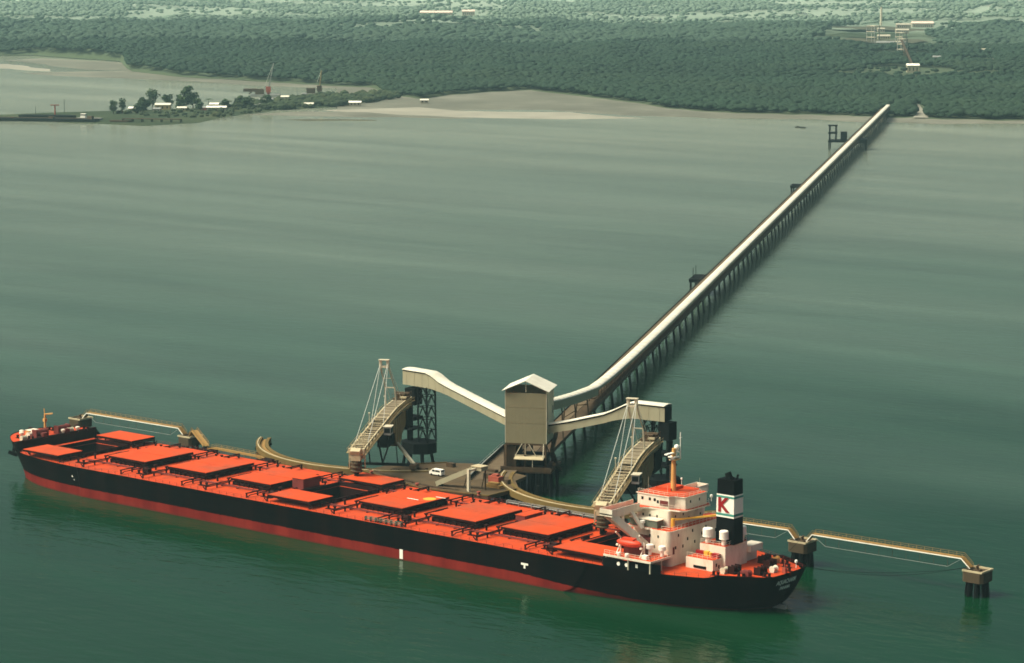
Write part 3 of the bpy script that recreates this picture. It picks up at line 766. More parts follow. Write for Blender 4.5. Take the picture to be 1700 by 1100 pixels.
# lifeboat decks: white rimmed platform on posts, both sides
for s in (-1, 1):
    mb = MB(); mb.box(84.0, 98.8, *sorted((s*12.0, s*21.6)), 11.85, 12.05); dk = part(mb, 'boat_deck', M['deck'], ship)
    mb = MB(); mb.box(83.8, 99.0, *sorted((s*21.605, s*21.8)), 11.75, 12.3); mb.box(98.81, 99.0, *sorted((s*12.0, s*21.6)), 11.75, 12.3)
    part(mb, 'deck_rim', M['white'], dk)
    mb = MB()
    for x, y in ((84.3,21.3),(98.5,21.3),(98.5,16.5),(91.5,21.3)):
        mb = MB(); mb.tube((x, s*y, 9.0), (x, s*y, 11.85), .22); part(mb, 'deck_post', M['trim'], dk)
    mb = MB()
    for x in (88.4, 90.8):
        mb = MB(); mb.tube((x, s*(deck_half(x)+.13), 10.2), (x, s*(deck_half(x)+.3), 10.2), .5, .5, 12); part(mb, 'life_ring', M['purewhite'], dk)
    mb = MB(); mb.box(93.4, 94.1, *sorted((s*(deck_half(93.8)+.13), s*(deck_half(93.8)+.2))), 9.8, 10.7)
    part(mb, 'notice_board', M['purewhite'], dk)
    mb = MB(); xs = np.linspace(83.5, 100.5, 12)
    for a, b in zip(xs, xs[1:]): mb.beam((a, s*(deck_half(a)+.06), 10.15), (b, s*(deck_half(b)+.06), 10.15), .1, 2.3)
    part(mb, 'shade_plate', M['black'], ship)  # black plate added for the shadow under the boat deck
    mb = MB()
    for x in (88.0, 90.6):
        mb = MB(); mb.lathe([(.4,0),(.55,.2),(.55,.9),(.35,1.1)], (x, s*20.6, 12.05), 10); part(mb, 'life_raft', M['purewhite'], dk)
    mb = MB(); mb.box(94.6, 96.2, *sorted((s*18.6, s*19.8)), 12.05, 13.1)
    part(mb, 'raft_box', M['purewhite'], dk)
    for x, y in ((93.3,14.3),(97.0,14.0)):
        mb = MB(); mb.lathe([(.45,0),(.45,1.6),(1.0,1.65),(1.0,2.7),(.8,2.8)], (x, s*y, 12.05), 14); part(mb, 'ventilator', M['purewhite'], dk)
    for x in (86.0, 93.6):
        mb = MB(); mb.beam((x, s*17.2, 12.05), (x, s*17.2, 16.4), .3); mb.beam((x, s*17.2, 16.2), (x, s*19.4, 18.0), .3, .4); mb.beam((x, s*19.2, 12.05), (x, s*17.2, 14.6), .25); mb.tube((x-.3, s*18.6, 14.4),(x+.3, s*18.6, 14.4), .35)
        part(mb, 'davit', M['white'], dk)
    mb = MB(); mb.box(86.5, 92.5, *sorted((s*13.2, s*16.6)), 12.05, 13.9); part(mb, 'boat_locker', M['boxred'], dk)
    lb = thing('lifeboat', (89.8, s*18.6, 14.6), 'covered orange lifeboat in davits on the side deck facing the camera' if s < 0 else 'covered orange lifeboat in davits on the jetty side of the white deckhouse', 'lifeboat')
    rings = []
    for k in range(13):
        u = k/12*2-1; w = max(.05, (1-abs(u)**2.6))**.6; rr = []
        for j in range(12):
            a = 2*math.pi*j/12; rr.append((89.8+u*3.9, s*18.6+1.4*w*math.cos(a), 15.5+(1.15 if math.sin(a) < 0 else .95)*w*math.sin(a)))
        rings.append(rr)
    mb = MB(); mb.loft(rings); part(mb, 'boat_hull', M['orange'], lb, smooth=True)
    mb = MB(); mb.box(88.0, 91.6, s*18.6-.8, s*18.6+.8, 16.2, 16.75); part(mb, 'canopy', M['orange'], lb)

def guard(name, pts, z, parent, h=1.05, step=1.6, mat='white'):
    mb = MB()
    for a, b in zip(pts, pts[1:]):
        for zz in (z+h*.5, z+h): mb.beam((*a, zz), (*b, zz), .06)
        k = max(1, int(math.dist(a, b)/step))
        for i in range(k+1): x, y = lerp(a[0], b[0], i/k), lerp(a[1], b[1], i/k); mb.beam((x, y, z), (x, y, z+h), .06)
    part(mb, name, M[mat], parent)
for s in (-1, 1): guard('guard_rail', [(84.0, s*21.5), (98.7, s*21.5), (98.7, s*12.2)], 12.3, ship)
guard('guard_rail', [(94.8,-11.4), (97.6,-11.4), (97.6,11.4), (94.8,11.4)], 18.26, ship)
guard('guard_rail', [(83.6,-6.6), (93.8,-6.6), (97.5,-4.6), (97.5,4.6)], 26.26, ship, .9)
guard('guard_rail', [(88.4,-7.7), (97.1,-6.3), (98.4,-5.0), (98.4,5.0), (97.1,6.3)], 22.9, ship)
mb = MB()
for k in range(18): mb.box(98.01, 98.06, 9.2, 9.9, 12.4+k*.32, 12.46+k*.32)
mb.box(98.01, 98.07, 9.15, 9.22, 12.2, 18.4); mb.box(98.01, 98.07, 9.88, 9.95, 12.2, 18.4)
part(mb, 'ladder', M['trim'], lower)
for y in (-10.4, 6.9):
    mb = MB(); mb.box(98.0, 98.05, y-.4, y+.4, 12.1, 14.0) if y < 0 else mb.box(98.0, 98.05, y-.4, y+.4, 9.3, 11.2); part(mb, 'door', M['boxred'], lower)
mb = MB()
for x, y, h in ((85.0,5.8,5.5),(86.2,-5.6,4.2),(96.0,3.8,3.6),(92.0,-5.0,2.4)): mb.tube((x, y, 26.26), (x, y, 26.26+h), .05, .03, 5)
part(mb, 'whip_aerial', M['trim'], ship)

# ------------------------------------------------------------------ funnel and aft deckhouses
mb = MB(); mb.box(101.0, 109.5, -9.1, 11.0, 9.0, 11.9); ah = part(mb, 'aft_deckhouse', M['white'], ship)
mb = MB(); mb.box(101.1, 109.4, -9.0, -5.02, 11.903, 11.97); part(mb, 'deck_covering', M['deck'], ah)
mb = MB(); mb.box(102.5, 110.5, -5.0, 5.0, 9.0, 14.9); ca = part(mb, 'funnel_casing', M['white'], ship)
mb = MB(); mb.box(102.6, 110.4, -4.9, 4.9, 14.903, 14.97); part(mb, 'deck_covering', M['deck'], ca)
mb = MB(); mb.box(108.0,111.6,5.003,10.6,11.903,13.6); part(mb, 'engine_hatch', M['white'], ca)
ports(ah, [(-7.5,10.0),(-6.4,9.4)], 'x', 109.5, .6, .9)
mb = MB(); mb.box(103.5, 107.4, -9.25, -9.1, 9.3, 10.0); part(mb, 'stowed_gangway', M['dark'], ah)
mb = MB(); mb.box(101.9, 104.4, -6.0, -5.1, 11.97, 13.1); part(mb, 'hose_locker', M['kred'], ah); mb = MB(); mb.box(107.2, 109.2, -6.2, -5.1, 11.97, 13.0); part(mb, 'hose_locker', M['kred'], ah)
mb = MB(); mb.box(104.5, 105.7, -6.1, -5.1, 11.97, 13.2); mb.tube((106.4,-5.7,11.97),(106.4,-5.7,13.0),.45); part(mb, 'gas_bottle', M['yellow'], ah)
def funnel_ring(z):
    t = (z-14.9)/17.0; a = .25*t
    return [(105.4+a, -2.1+a, z), (111.0-a*.6, -2.1+a, z), (111.0-a*.6, 2.3-a, z), (105.4+a, 2.3-a, z)]
def fband(z0, z1, g):
    r0, r1 = funnel_ring(z0), funnel_ring(z1)
    ex = lambda r: [(x + (g if x > 108 else -g), y + (g if y > 0 else -g), z) for x, y, z in r]
    return MB().loft([ex(r0), ex(r1)])
mb = MB(); mb.loft([funnel_ring(z) for z in (14.97, 20, 26, 31.8)])
fn = part(mb, 'funnel', M['black'], ship)
part(fband(21.9, 27.9, .05), 'funnel_band', M['purewhite'], fn)
part(fband(22.35, 22.95, .08), 'funnel_stripe', M['teal'], fn); part(fband(27.0, 27.55, .08), 'funnel_stripe', M['teal'], fn)
text_part('K', 5.2, M['kred'], fn, (107.6, -2.12, 24.95), (1,0,0), (0,0,1), .04, 'funnel_letter', .17)
mb = MB(); mb.tube((108.4,0,31.5), (107.6,-.1,33.4), .85, .85, 12); mb.tube((109.9,.6,31.5),(110.3,.6,33.0),.3); mb.tube((109.6,-.8,31.5),(110.0,-.8,32.6),.25)
part(mb, 'exhaust_pipe', M['dark'], fn)
for x, y, sc_ in ((109.0,-3.5,1.0), (103.9,-3.4,1.15), (109.4,4.1,1.0)):
    mb = MB(); mb.lathe([(.6*sc_,0),(.6*sc_,1.5),(.7*sc_,1.55),(1.25*sc_,1.6),(1.2*sc_,1.9),(1.2*sc_,3.6),(1.05*sc_,3.8)], (x, y, 14.97), 18)
    part(mb, 'ventilator', M['purewhite'], ship)
guard('guard_rail', [(102.7,-4.8), (110.3,-4.8), (110.3,4.8)], 14.97, ship)
guard('guard_rail', [(101.2,-8.9), (109.3,-8.9), (109.3,-5.2)], 11.97, ship)
# poop: winches, bollards, hatch, bulwark round the stern
for x, y in ((114.5,-6.5),(118.0,4.5),(114.0,8.0),(120.5,-3.5)):
    mb = MB(); mb.box(x-1.2, x+1.2, y-1.6, y+1.6, 9.0, 9.4); mb.tube((x, y-1.4, 10.2), (x, y+1.4, 10.2), .8, .8, 12)
    for q in (-1.6, 0, 1.6): mb.box(x-1, x+1, y+q-.1, y+q+.1, 9.0, 11.0)
    part(mb, 'mooring_winch', M['gear'], ship)
for x, y in ((112.5,-12.0),(118.5,-9.4),(123.5,-5.0),(123.8,3.8),(119,10.0),(113,13.0),(121.5,7.0)):
    mb = MB(); mb.tube((x-.7, y, 9), (x-.7, y, 10.1), .38); mb.tube((x+.7, y, 9), (x+.7, y, 10.1), .38); mb.box(x-1.3, x+1.3, y-.5, y+.5, 9, 9.15)
    part(mb, 'mooring_bollard', M['gear'], ship)
for x, y, mt in ((112.8,-8.6,'trim'),(121.8,.6,'white'),(116.4,9.6,'mast'),(119.6,-8.0,'boxred')):
    mb = MB(); mb.tube((x, y-.8, 9.9), (x, y+.8, 9.9), .6, .6, 12); mb.tube((x, y-.95, 9.9), (x, y-.8, 9.9), .85, .85, 12); mb.tube((x, y+.8, 9.9), (x, y+.95, 9.9), .85, .85, 12); mb.box(x-.6, x+.6, y-1, y+1, 9.0, 9.3)
    part(mb, 'rope_reel', M[mt], ship)
mb = MB(); mb.box(116.2,118.4,-6.6,-4.4,9.0,9.8); part(mb, 'steering_hatch', M['boxred'], ship)
mb = MB(); mb.tube((124.6,1.4,9.0),(124.6,1.4,12.4),.14); mb.box(124.1,125.1,.9,1.9,9.0,10.4); part(mb, 'stern_flagstaff', M['redsteel'], ship)
mb = MB(); mb.lathe([(.1,0),(.1,1.4),(.4,1.5),(.4,2.0),(.2,2.2)], (125.6, 5.2, 9.8), 10); part(mb, 'stern_light', M['purewhite'], ship)
# rudder head just clear of the water and the name on the stern
mb = MB(); mb.prism([(122.2,-.5),(126.0,-.35),(126.0,.35),(122.2,.5)], -2.0, 1.0); part(mb, 'rudder', M['greysteel'], ship)
def stern_x(y, z):
    pts = [hull_pt(i, z) for i in range(NS-1, NS-34, -1)]
    return float(np.interp(abs(y), [p[1] for p in pts], [p[0] for p in pts]))
def stern_text(s, size, z, name, bold, narrow):
    o = text_part(s, size, M['purewhite'], ship, (0, 0, 0), (0,1,0), (0,0,1), .02, name, bold)
    ox = OFF[ship.name]
    for v in o.data.vertices:
        y = (v.co.y + ox[1])*narrow - 1.2; v.co.y = y - ox[1]; zz = v.co.z + ox[2] + z; e = v.co.x + ox[0]
        v.co.x = stern_x(y, zz) + .12 + e - ox[0]; v.co.z = zz - ox[2]
    return o
stern_text('AQUACHARM', 1.65, 7.8, 'ship_name', .035, .8)
stern_text('PANAMA', 1.25, 6.1, 'port_of_registry', .03, .85)

# ------------------------------------------------------------------ jetty: frames along and across the approach trestle
TD = Vector((-.4662, .8847, 0)); TN = Vector((.8847, .4662, 0)); TB = Vector((-21.18, 80.0, 0))
def T(s, t, z): p = TB + TD*s + TN*t; return (p.x, p.y, z)
def tframe(mb, s0, s1, t0, t1, z0, z1):
    return mb.frame(T((s0+s1)/2, (t0+t1)/2, (z0+z1)/2), TD*((s1-s0)/2), TN*((t1-t0)/2), (0,0,(z1-z0)/2))
TEND = 1766.0
tr = thing('approach_trestle', T(0,0,0), 'long straight trestle carrying a white hooded conveyor from the berth to the shore', 'jetty')
mb = MB(); tframe(mb, -27, TEND, -6.6, -2.2, 7.4, 8.0); part(mb, 'roadway', M['road'], tr)
mb = MB(); tframe(mb, 12, TEND, -2.1, 2.3, 6.7, 7.9); part(mb, 'deck_girder', M['brown'], tr)
mb = MB(); tframe(mb, -27, TEND, -6.75, -6.55, 8.004, 8.3); part(mb, 'parapet', M['dark'], tr)
mb = MB(); vs = [T(s_, t_, z_) for z_ in (7.3, 7.97) for s_, t_ in ((-34,-13.6),(18,-13.6),(44,-6.8),(-20,-6.8),(-30,-7.4))]
mb.add(vs, [(4,3,2,1,0),(5,6,7,8,9)] + [(i,(i+1)%5,5+(i+1)%5,5+i) for i in range(5)]); part(mb, 'approach_slab', M['road'], tr)
mb = MB(); mb.beam(T(-34,-13.7,8.5), T(18,-13.7,8.5), .3, 1.2); mb.beam(T(18,-13.7,8.5), T(44,-6.9,8.5), .3, 1.2)
part(mb, 'parapet', M['dark'], tr)
mb = MB(); mb.beam(T(-33.8,-13.7,9.2), T(18,-13.7,9.2), .34, .12)
for s_ in range(-32, 18, 5): p = T(s_, -13.7, 9.2); mb.beam(p, (p[0], p[1], 10.1), .07)
mb.beam(T(-33.8,-13.7,10.1), T(18,-13.7,10.1), .07)
part(mb, 'parapet_coping', M['greysteel'], tr)
mb = MB(); 
for s in np.arange(-20, 900, 9.0): 
    p = T(s, -6.65, 8.3); mb.tube(p, (p[0], p[1], 9.2), .05, .05, 4)
mb.beam(T(-24,-6.65,9.2), T(TEND,-6.65,9.2), .05)
part(mb, 'handrail', M['brown'], tr)
def conv_z(s): return float(np.interp(s, [0, 14, 35.5, 72, 108, 127, 140, 190, 260, 2000], [26.5, 24.9, 21.9, 17.6, 13.9, 13.1, 12.7, 11.9, 11.5, 11.5]))
def hood(s0, s1, ds):
    rings = []; ss = np.linspace(s0, s1, max(2, int((s1-s0)/ds)+1))
    for s in ss:
        z = conv_z(s); rr = []
        for k in range(9):
            a = math.pi*k/8; rr.append(T(s, 1.95*math.cos(a), z-.75+.75*math.sin(a)))
        for k in range(8, -1, -1):
            a = math.pi*k/8; rr.append(T(s, 1.88*math.cos(a), z-.80+.68*math.sin(a)))
        rings.append(rr)
    return MB().loft(rings)
segs = [(12, 127), (127.5, 352), (352.6, 900), (900.5, 1292), (1293.5, TEND)]
for a, b in segs: part(hood(a, b, 6 if a < 300 else 40), 'conveyor_hood', M['roof'], tr, smooth=False)
for s in list(np.arange(20, 360, 7.3)):
    mb = MB(); z = conv_z(s); pr_ = [T(s, 1.975*math.cos(math.pi*k/8), z-.745+.775*math.sin(math.pi*k/8)) for k in range(9)]
    for a, b in zip(pr_, pr_[1:]): mb.beam(a, b, .16, .05)
    part(mb, 'sheet_joint', M['seam'], tr)
# closed beige gallery where the belt climbs to the tower, half-open framed sides beyond it
def wallseg(s0, s1, t, zt, zb, n, mat, name):
    mb = MB(); ss = np.linspace(s0, s1, n)
    for a, b in zip(ss, ss[1:]):
        vs = []
        for s in (a, b):
            for tt in (t-.06, t+.06):
                for dz in (zb, zt): vs.append(T(s, tt, conv_z(s)+dz))
        mb.add(vs, [(0,1,5,4),(2,6,7,3),(0,4,6,2),(1,3,7,5),(0,2,3,1),(4,5,7,6)])
    part(mb, name, mat, tr)
wallseg(12, 108, 1.84, -.8, -3.5, 12, M['clad'], 'gallery_wall'); wallseg(12, 108, -1.84, -.8, -3.5, 12, M['clad'], 'gallery_wall')
mb = MB(); ss = np.linspace(12, 108, 12)
for a, b in zip(ss, ss[1:]):
    mb.beam(T(a,0,conv_z(a)-3.4), T(b,0,conv_z(b)-3.4), 3.6, .2)
part(mb, 'gallery_floor', M['brown'], tr)
wallseg(108, TEND, 1.84, -.85, -1.75, 60, M['clad'], 'side_sheet')
mb = MB()
for s in np.arange(110, 1100, 5.5):
    for t in (-1.7, 1.72): p = T(s, t, conv_z(s)-1.6); mb.beam((p[0], p[1], 7.9), p, .16)
tframe(mb, 108, TEND, -.8, .8, 9.0, 9.25)
part(mb, 'conveyor_frame', M['brown'], tr)
# bents that carry the climbing gallery
for s in (38, 62, 86):
    mb = MB()
    for t in (-1.7, 1.7): mb.beam(T(s, t*1.3, 7.9), T(s, t, conv_z(s)-3.5), .4)
    mb.beam(T(s,-2.0,10.5), T(s,1.9,13 if s < 70 else 11), .25)
    part(mb, 'gallery_bent', M['brown'], tr)
# piles under the trestle: each of the nearest hundred its own part
bents = list(np.arange(22, TEND, 19.6))
ps = []
for s in bents:
    jit = 1.4*math.sin(s*1.7)
    for t, rake in ((-5.2, -1.1), (1.4, 1.2)):
        ps.append((s+jit, t, rake))
rest = MB()
for k, (s, t, rake) in enumerate(ps):
    m = MB() if k < 96 else rest
    m.tube(T(s, t+rake*.0, 7.0), T(s, t+rake, -3.0), .48, .48, 8)
    if k % 2 == 1:
        m.beam(T(s, -6.2, 6.55), T(s, 2.2, 6.55), .9, .7)
    if k < 96: part(m, 'pile', M['dark'], tr)
part(rest, 'pile', M['dark'], tr, kind='stuff')
# side platforms along the trestle
def side_platform(s, t0, t1, L, tall):
    mb = MB(); tframe(mb, s, s+L, t0, t1, 6.4, 7.9)
    for a in (s+1, s+L-1):
        for t in (t0+.8, t1-.8): mb.tube(T(a, t, 6.4), T(a, t, -3), .5)
    if tall:
        for a in (s+2, s+8):
            for t in (t0+1, t0+6): mb.beam(T(a, t, 7.9), T(a, t, 20), .7)
        tframe(mb, s+1, s+9, t0, t0+7, 13.2, 14.4); tframe(mb, s+1, s+9, t0, t0+7, 19.4, 20.2); tframe(mb, s+2, s+6, t0+10, t0+15, 7.9, 15)
    part(mb, 'side_platform', M['dark'], tr)
side_platform(452, -13, -6.8, 20, False)
side_platform(945, -13, -6.8, 16, False)
side_platform(1345, -22, -6.8, 16, True)
mb = MB(); tframe(mb, 1350, 1366, 2.5, 9, 5.5, 9.0)
for a in (1353, 1363): mb.tube(T(a, 7.5, 5.5), T(a, 7.5, -3), .6)
part(mb, 'side_platform', M['dark'], tr)
mb = MB()
for s in (460, 470):
    mb = MB(); p = T(s, -12, 7.9); mb.tube(p, (p[0], p[1], 12.5), .15); part(mb, 'light_pole', M['dark'], tr)

# ------------------------------------------------------------------ transfer tower
tw = thing('transfer_tower', (-17.5, 73.0, 0), 'tall olive clad transfer tower with a white gabled roof between two conveyor galleries', 'tower')
TC = Vector((-17.5, 73.0, 0))
def W_(u, v, z): p = TC + TN*u + TD*v; return (p.x, p.y, z)
def wbox(mb, u0, u1, v0, v1, z0, z1): return mb.frame(W_((u0+u1)/2, (v0+v1)/2, (z0+z1)/2), TN*((u1-u0)/2), TD*((v1-v0)/2), (0,0,(z1-z0)/2))
HU, HV = 6.5, 5.75
mb = MB(); wbox(mb, -HU, HU, -HV, -HV+.2, 16, 31.7); part(mb, 'front_wall', M['towerclad'], tw)
mb = MB(); wbox(mb, HU-.2, HU, -HV+.203, HV, 16, 32.4); wbox(mb, -HU, -HU+.2, -HV+.203, HV, 16, 32.4); wbox(mb, -HU+.203, HU-.203, HV-.2, HV, 16, 32.4)
part(mb, 'side_wall', M['clad2'], tw)
mb = MB(); wbox(mb, -HU+.21, HU-.21, -HV+.21, HV-.21, 16.1, 16.4); wbox(mb, -HU+.21, HU-.21, -HV+.21, HV-.21, 27, 27.3); part(mb, 'floor', M['brown'], tw)
mb = MB()
for s in (-1, 1):
    a, b = (s*7.4, 32.45), (0, 35.7)
    vs = []
    for v in (-6.7, 6.9):
        vs += [W_(a[0], v, a[1]), W_(b[0], v, b[1]), W_(b[0], v, b[1]-.18), W_(a[0], v, a[1]-.18)]
    mb.add(vs, [(0,1,5,4),(3,7,6,2),(0,4,7,3),(0,3,2,1),(4,5,6,7)])
part(mb, 'roof', M['roof'], tw)
mb = MB(); wbox(mb, -.12, .12, -HV-.02, -HV+.1, 32.003, 35.3); wbox(mb, HU-.16, HU+.04, -HV-.05, -HV+.0, 16, 32.0); wbox(mb, -HU-.04, -HU+.16, -HV-.05, -HV+.0, 16, 32.0); wbox(mb, HU-.1, HU+.05, HV-.3, HV+.05, 8, 32.4); wbox(mb, HU+.003, HU+.06, -HV+2.2, -HV+2.6, 19, 32)
part(mb, 'corner_trim', M['trim'], tw)
mb = MB()
for k in range(1, 12): u = -HU + k*2*HU/12; wbox(mb, u-.03, u+.03, -HV-.02, -HV-.002, 16.05, 31.68)
wbox(mb, -HU+.2, HU-.2, -HV-.045, -HV-.022, 22.3, 22.42); wbox(mb, -HU+.2, HU-.2, -HV-.045, -HV-.022, 27.2, 27.32)
part(mb, 'cladding_rib', M['towerclad'], tw)
mb = MB(); wbox(mb, HU+.003, HU+.1, -HV+.35, -HV+.65, 23, 31.6); wbox(mb, HU+.003, HU+.1, HV-1.6, HV-1.2, 24, 26.4); part(mb, 'wall_slot', M['glass'], tw)
# frame below the cladding with its canopy, dark machinery and stairs
mb = MB()
for u in (-HU+.3, -.3, HU-.3):
    for v in (-HV+.3, HV-.3): mb.beam(W_(u, v, 8.4), W_(u, v, 16), .5)
for u0, u1 in ((-HU+.3, -3.4), (HU-.3, 3.4)): mb.beam(W_(u0, HV-.4, 8.4), W_(u1, HV-.4, 16), .3)
wbox(mb, -HU, HU, -HV, HV, 15.4, 15.99); wbox(mb, -HU-.6, -HU+3.2, -HV+1, HV, 8.5, 15.0)
part(mb, 'steel_frame', M['brown'], tw)
mb = MB(); wbox(mb, -2.4, 5.6, -2.6, 4.2, 8.5, 11.6); part(mb, 'drive_house', M['dark'], tw)
mb = MB(); mb.frame(W_(1.2, -6.0, 11.7), TN*4.6, TD*1.9 + Vector((0,0,.35)), (0,0,.12)); part(mb, 'canopy', M['cream'], tw)
mb = MB()
for u0, u1 in ((-1.2,-3.4),(-.2,-.2),(.9,3.2)): mb.beam(W_(u0,-HV-.1,15.9), W_(u1,-5.6,12.0), .22)
mb.beam(W_(5.6,-HV-.1,16), W_(5.6,-7.0,11.6), .26); mb.beam(W_(2.4,-7.4,11.4), W_(2.4,-7.4,8.5), .16)
part(mb, 'canopy_strut', M['trim'], tw)
mb = MB(); wbox(mb, -7.4, 8.4, -8.4, 8.6, 7.2, 8.0); wbox(mb, -7.4, 8.4, -8.55, -8.403, 7.6, 9.1); part(mb, 'platform', M['brown'], tw)
for (u, v, z0, u2, v2, z1) in ((7.6,4.6,8.2,7.6,-3.0,13.5),(7.6,-3.0,13.5,7.6,4.6,17.5),(8.8,5.4,6.0,8.6,-4.5,9.6)):
    mb = MB(); mb.frame(W_((u+u2)/2, (v+v2)/2, (z0+z1)/2), TN*.55, Vector(W_(u2,v2,z1))/2-Vector(W_(u,v,z0))/2, (0,0,.5)); part(mb, 'stair', M['brown'], tw)
for i, u in enumerate(np.linspace(-6.6, 7.6, 6)):
    for j, v in enumerate((-7.4, -2.0, 3.2, 8.0)):
        mb = MB(); k = (u-.5)/7; mb.tube(W_(u, v, 7.2), W_(u + .9*k*(1 if (i+j) % 2 else -.6), v + (.8 if (i*j) % 3 == 1 else -.5), -3), .5, .5, 8)
        part(mb, 'pile', M['dark'], tw)

# ------------------------------------------------------------------ conveyor galleries from the tower out to the loader pivots
def gallery(name, pts, label):
    """pts: x, y, roof z, wall height, half width"""
    g = thing(name, (pts[0][0], pts[0][1], 0), label, 'conveyor', 'conveyor galleries beside the transfer tower')
    n = len(pts); dirs = []
    for i in range(n):
        a, b = pts[max(i-1,0)], pts[min(i+1,n-1)]; dd = Vector((b[0]-a[0], b[1]-a[1], 0)).normalized(); dirs.append(Vector((-dd.y, dd.x, 0)))
    roof, walls, floor = [], ([], []), []
    for p, nn in zip(pts, dirs):
        c = Vector((p[0], p[1], p[2])); w = p[4]; h = p[3]
        pr = []
        for k, (t, dz) in enumerate(((w+.35,-.3),(w+.35,-.15),(w*.5,.12),(0,.2),(-w*.5,.12),(-w-.35,-.15),(-w-.35,-.3),(0,-.05))): pr.append(tuple(c + nn*t + Vector((0,0,dz))))
        roof.append(pr)
        for q, s in enumerate((-1, 1)):
            walls[q].append([tuple(c + nn*(s*w) + Vector((0,0,-.78))), tuple(c + nn*(s*(w-.12)) + Vector((0,0,-.78))), tuple(c + nn*(s*(w-.12)) + Vector((0,0,-h))), tuple(c + nn*(s*w) + Vector((0,0,-h)))])
        floor.append([tuple(c + nn*(w-.13) + Vector((0,0,-h+.3))), tuple(c - nn*(w-.13) + Vector((0,0,-h+.3))), tuple(c - nn*(w-.13) + Vector((0,0,-h+.05))), tuple(c + nn*(w-.13) + Vector((0,0,-h+.05)))])
    part(MB().loft(roof), 'roof', M['roof'], g)
    for w_ in walls: part(MB().loft(w_), 'wall', M['clad'], g)
    part(MB().loft(floor), 'floor', M['brown'], g)
    mb = MB()
    for (p, q), (n1_, n2_) in zip(zip(pts, pts[1:]), zip(dirs, dirs[1:])):
        L = math.dist(p[:2], q[:2]); k_ = max(1, int(L/3.2))
        for i_ in range(k_):
            t_ = (i_+.5)/k_; c = Vector((lerp(p[0],q[0],t_), lerp(p[1],q[1],t_), lerp(p[2],q[2],t_))); nn_ = n1_.lerp(n2_, t_).normalized(); w_c = lerp(p[4],q[4],t_); h_c = lerp(p[3],q[3],t_)
            for s_ in (-1, 1): mb.frame(c + nn_*(s_*(w_c+.02)) + Vector((0,0,-(h_c+.78)/2)), nn_*.035, Vector((nn_.y,-nn_.x,0))*.05, (0,0,(h_c-.8)/2))
    part(mb, 'wall_rib', M['clad'], g)
    mb = MB()      # dark vent slot under the eaves
    for w_ in walls:
        s = []
        for r in w_: 
            a, b = Vector(r[0]), Vector(r[1]); m_ = lerp(a, b, .5); s.append([tuple(m_+Vector((.0,0,.5))), tuple(lerp(a,b,.8)+Vector((0,0,.5))), tuple(lerp(a,b,.8)), tuple(m_)])
        mb.loft(s)
    part(mb, 'vent_strip', M['glass'], g)
    e = pts[-1]; nn = dirs[-1]; dd = Vector((nn.y, -nn.x, 0)); c = Vector((e[0], e[1], e[2]))
    mb = MB(); mb.frame(c + dd*.05 + Vector((0,0,-.4-e[3]/2+.2)), nn*(e[4]-.1), dd*.06, (0,0,e[3]/2-.25)); part(mb, 'end_wall', M['dark'], g)
    return g
gallery('conveyor_gallery', [(-22.0,74.6,21.2,3.0,1.9),(-31.0,76.2,23.0,3.0,1.9),(-55.0,79.6,28.3,3.0,1.9),(-58.5,80.0,29.3,3.4,2.0),(-62.5,80.6,31.0,4.6,2.1),(-65.0,81.0,31.6,5.2,2.2),(-75.8,82.0,31.6,5.2,2.3)], 'beige gallery with a white roof running left from the tower to the left loader')
gallery('conveyor_gallery', [(-13.0,74.8,21.3,3.0,1.9),(-4.0,76.6,23.4,3.0,1.9),(7.5,79.4,26.6,3.0,1.9),(10.5,80.0,27.9,3.3,2.0),(14.6,80.8,30.0,4.4,2.1),(17.4,81.3,31.0,5.0,2.2),(28.2,83.0,30.9,5.0,2.3)], 'beige gallery running right from the tower with a dark end above the right loader')

# ------------------------------------------------------------------ pivot towers that hold the gallery ends and the loaders' tails
def pivot_tower(px, py, flip, label):
    p = thing('pivot_tower', (px, py, 0), label, 'support tower', 'dark pivot towers of the ship loaders')
    mb = MB(); cx_ = px + flip*2.2; mb.prism([(cx_+6.4*math.cos(R(a)), py+5.6*math.sin(R(a))) for a in range(20, 380, 45)], 4.8, 8.2); part(mb, 'pile_cap', M['dark'], p)
    for k in range(7):
        a = R(51*k+15); mb = MB()
        mb.tube((cx_+4.6*math.cos(a), py+3.9*math.sin(a), 4.8), (cx_+6.2*math.cos(a), py+5.6*math.sin(a), -3), .5, .5, 8); part(mb, 'pile', M['dark'], p)
    f = flip
    cs = [(px+f*7.6, py-2.0), (px+f*3.8, py-2.0), (px+f*3.8, py+2.2), (px+f*7.6, py+2.2)]
    for x, y in cs:
        mb = MB(); mb.beam((x, y, 8.4), (x-f*.3, y, 26.6), .42); part(mb, 'leg', M['dark'], p)
    mb = MB(); zs = [8.6, 12.4, 16.2, 20.0, 23.6, 26.2]
    for (a, b) in ((0,1),(1,2),(2,3),(3,0)):
        for k, (z0, z1) in enumerate(zip(zs, zs[1:])):
            A, B_ = cs[a], cs[b]; m_ = ((A[0]+B_[0])/2, (A[1]+B_[1])/2)
            mb.beam((A[0], A[1], z0), (m_[0], m_[1], z1), .2); mb.beam((B_[0], B_[1], z0), (m_[0], m_[1], z1), .2); mb.beam((A[0], A[1], z1), (B_[0], B_[1], z1), .2)
    part(mb, 'bracing', M['dark'], p)
    mb = MB(); mb.tube((px-f*1.2, py-.5, 8.4), (px-f*1.2, py-.5, 20), 1.0, 1.0, 12); mb.box(px-2.6, px+2.2, py-2.4, py+2.0, 15.2, 16.4); mb.box(px-2.0, px+2.0, py-2.0, py+2.0, 20.2, 25.6); mb.box(px-3.4, px+1.8, py-3.4, py+2.8, 12.0, 12.5)
    part(mb, 'chute_housing', M['dark'], p)
    return p
pivot_tower(-72.0, 80.5, 1, 'dark lattice tower on a pile cap under the end of the left gallery')
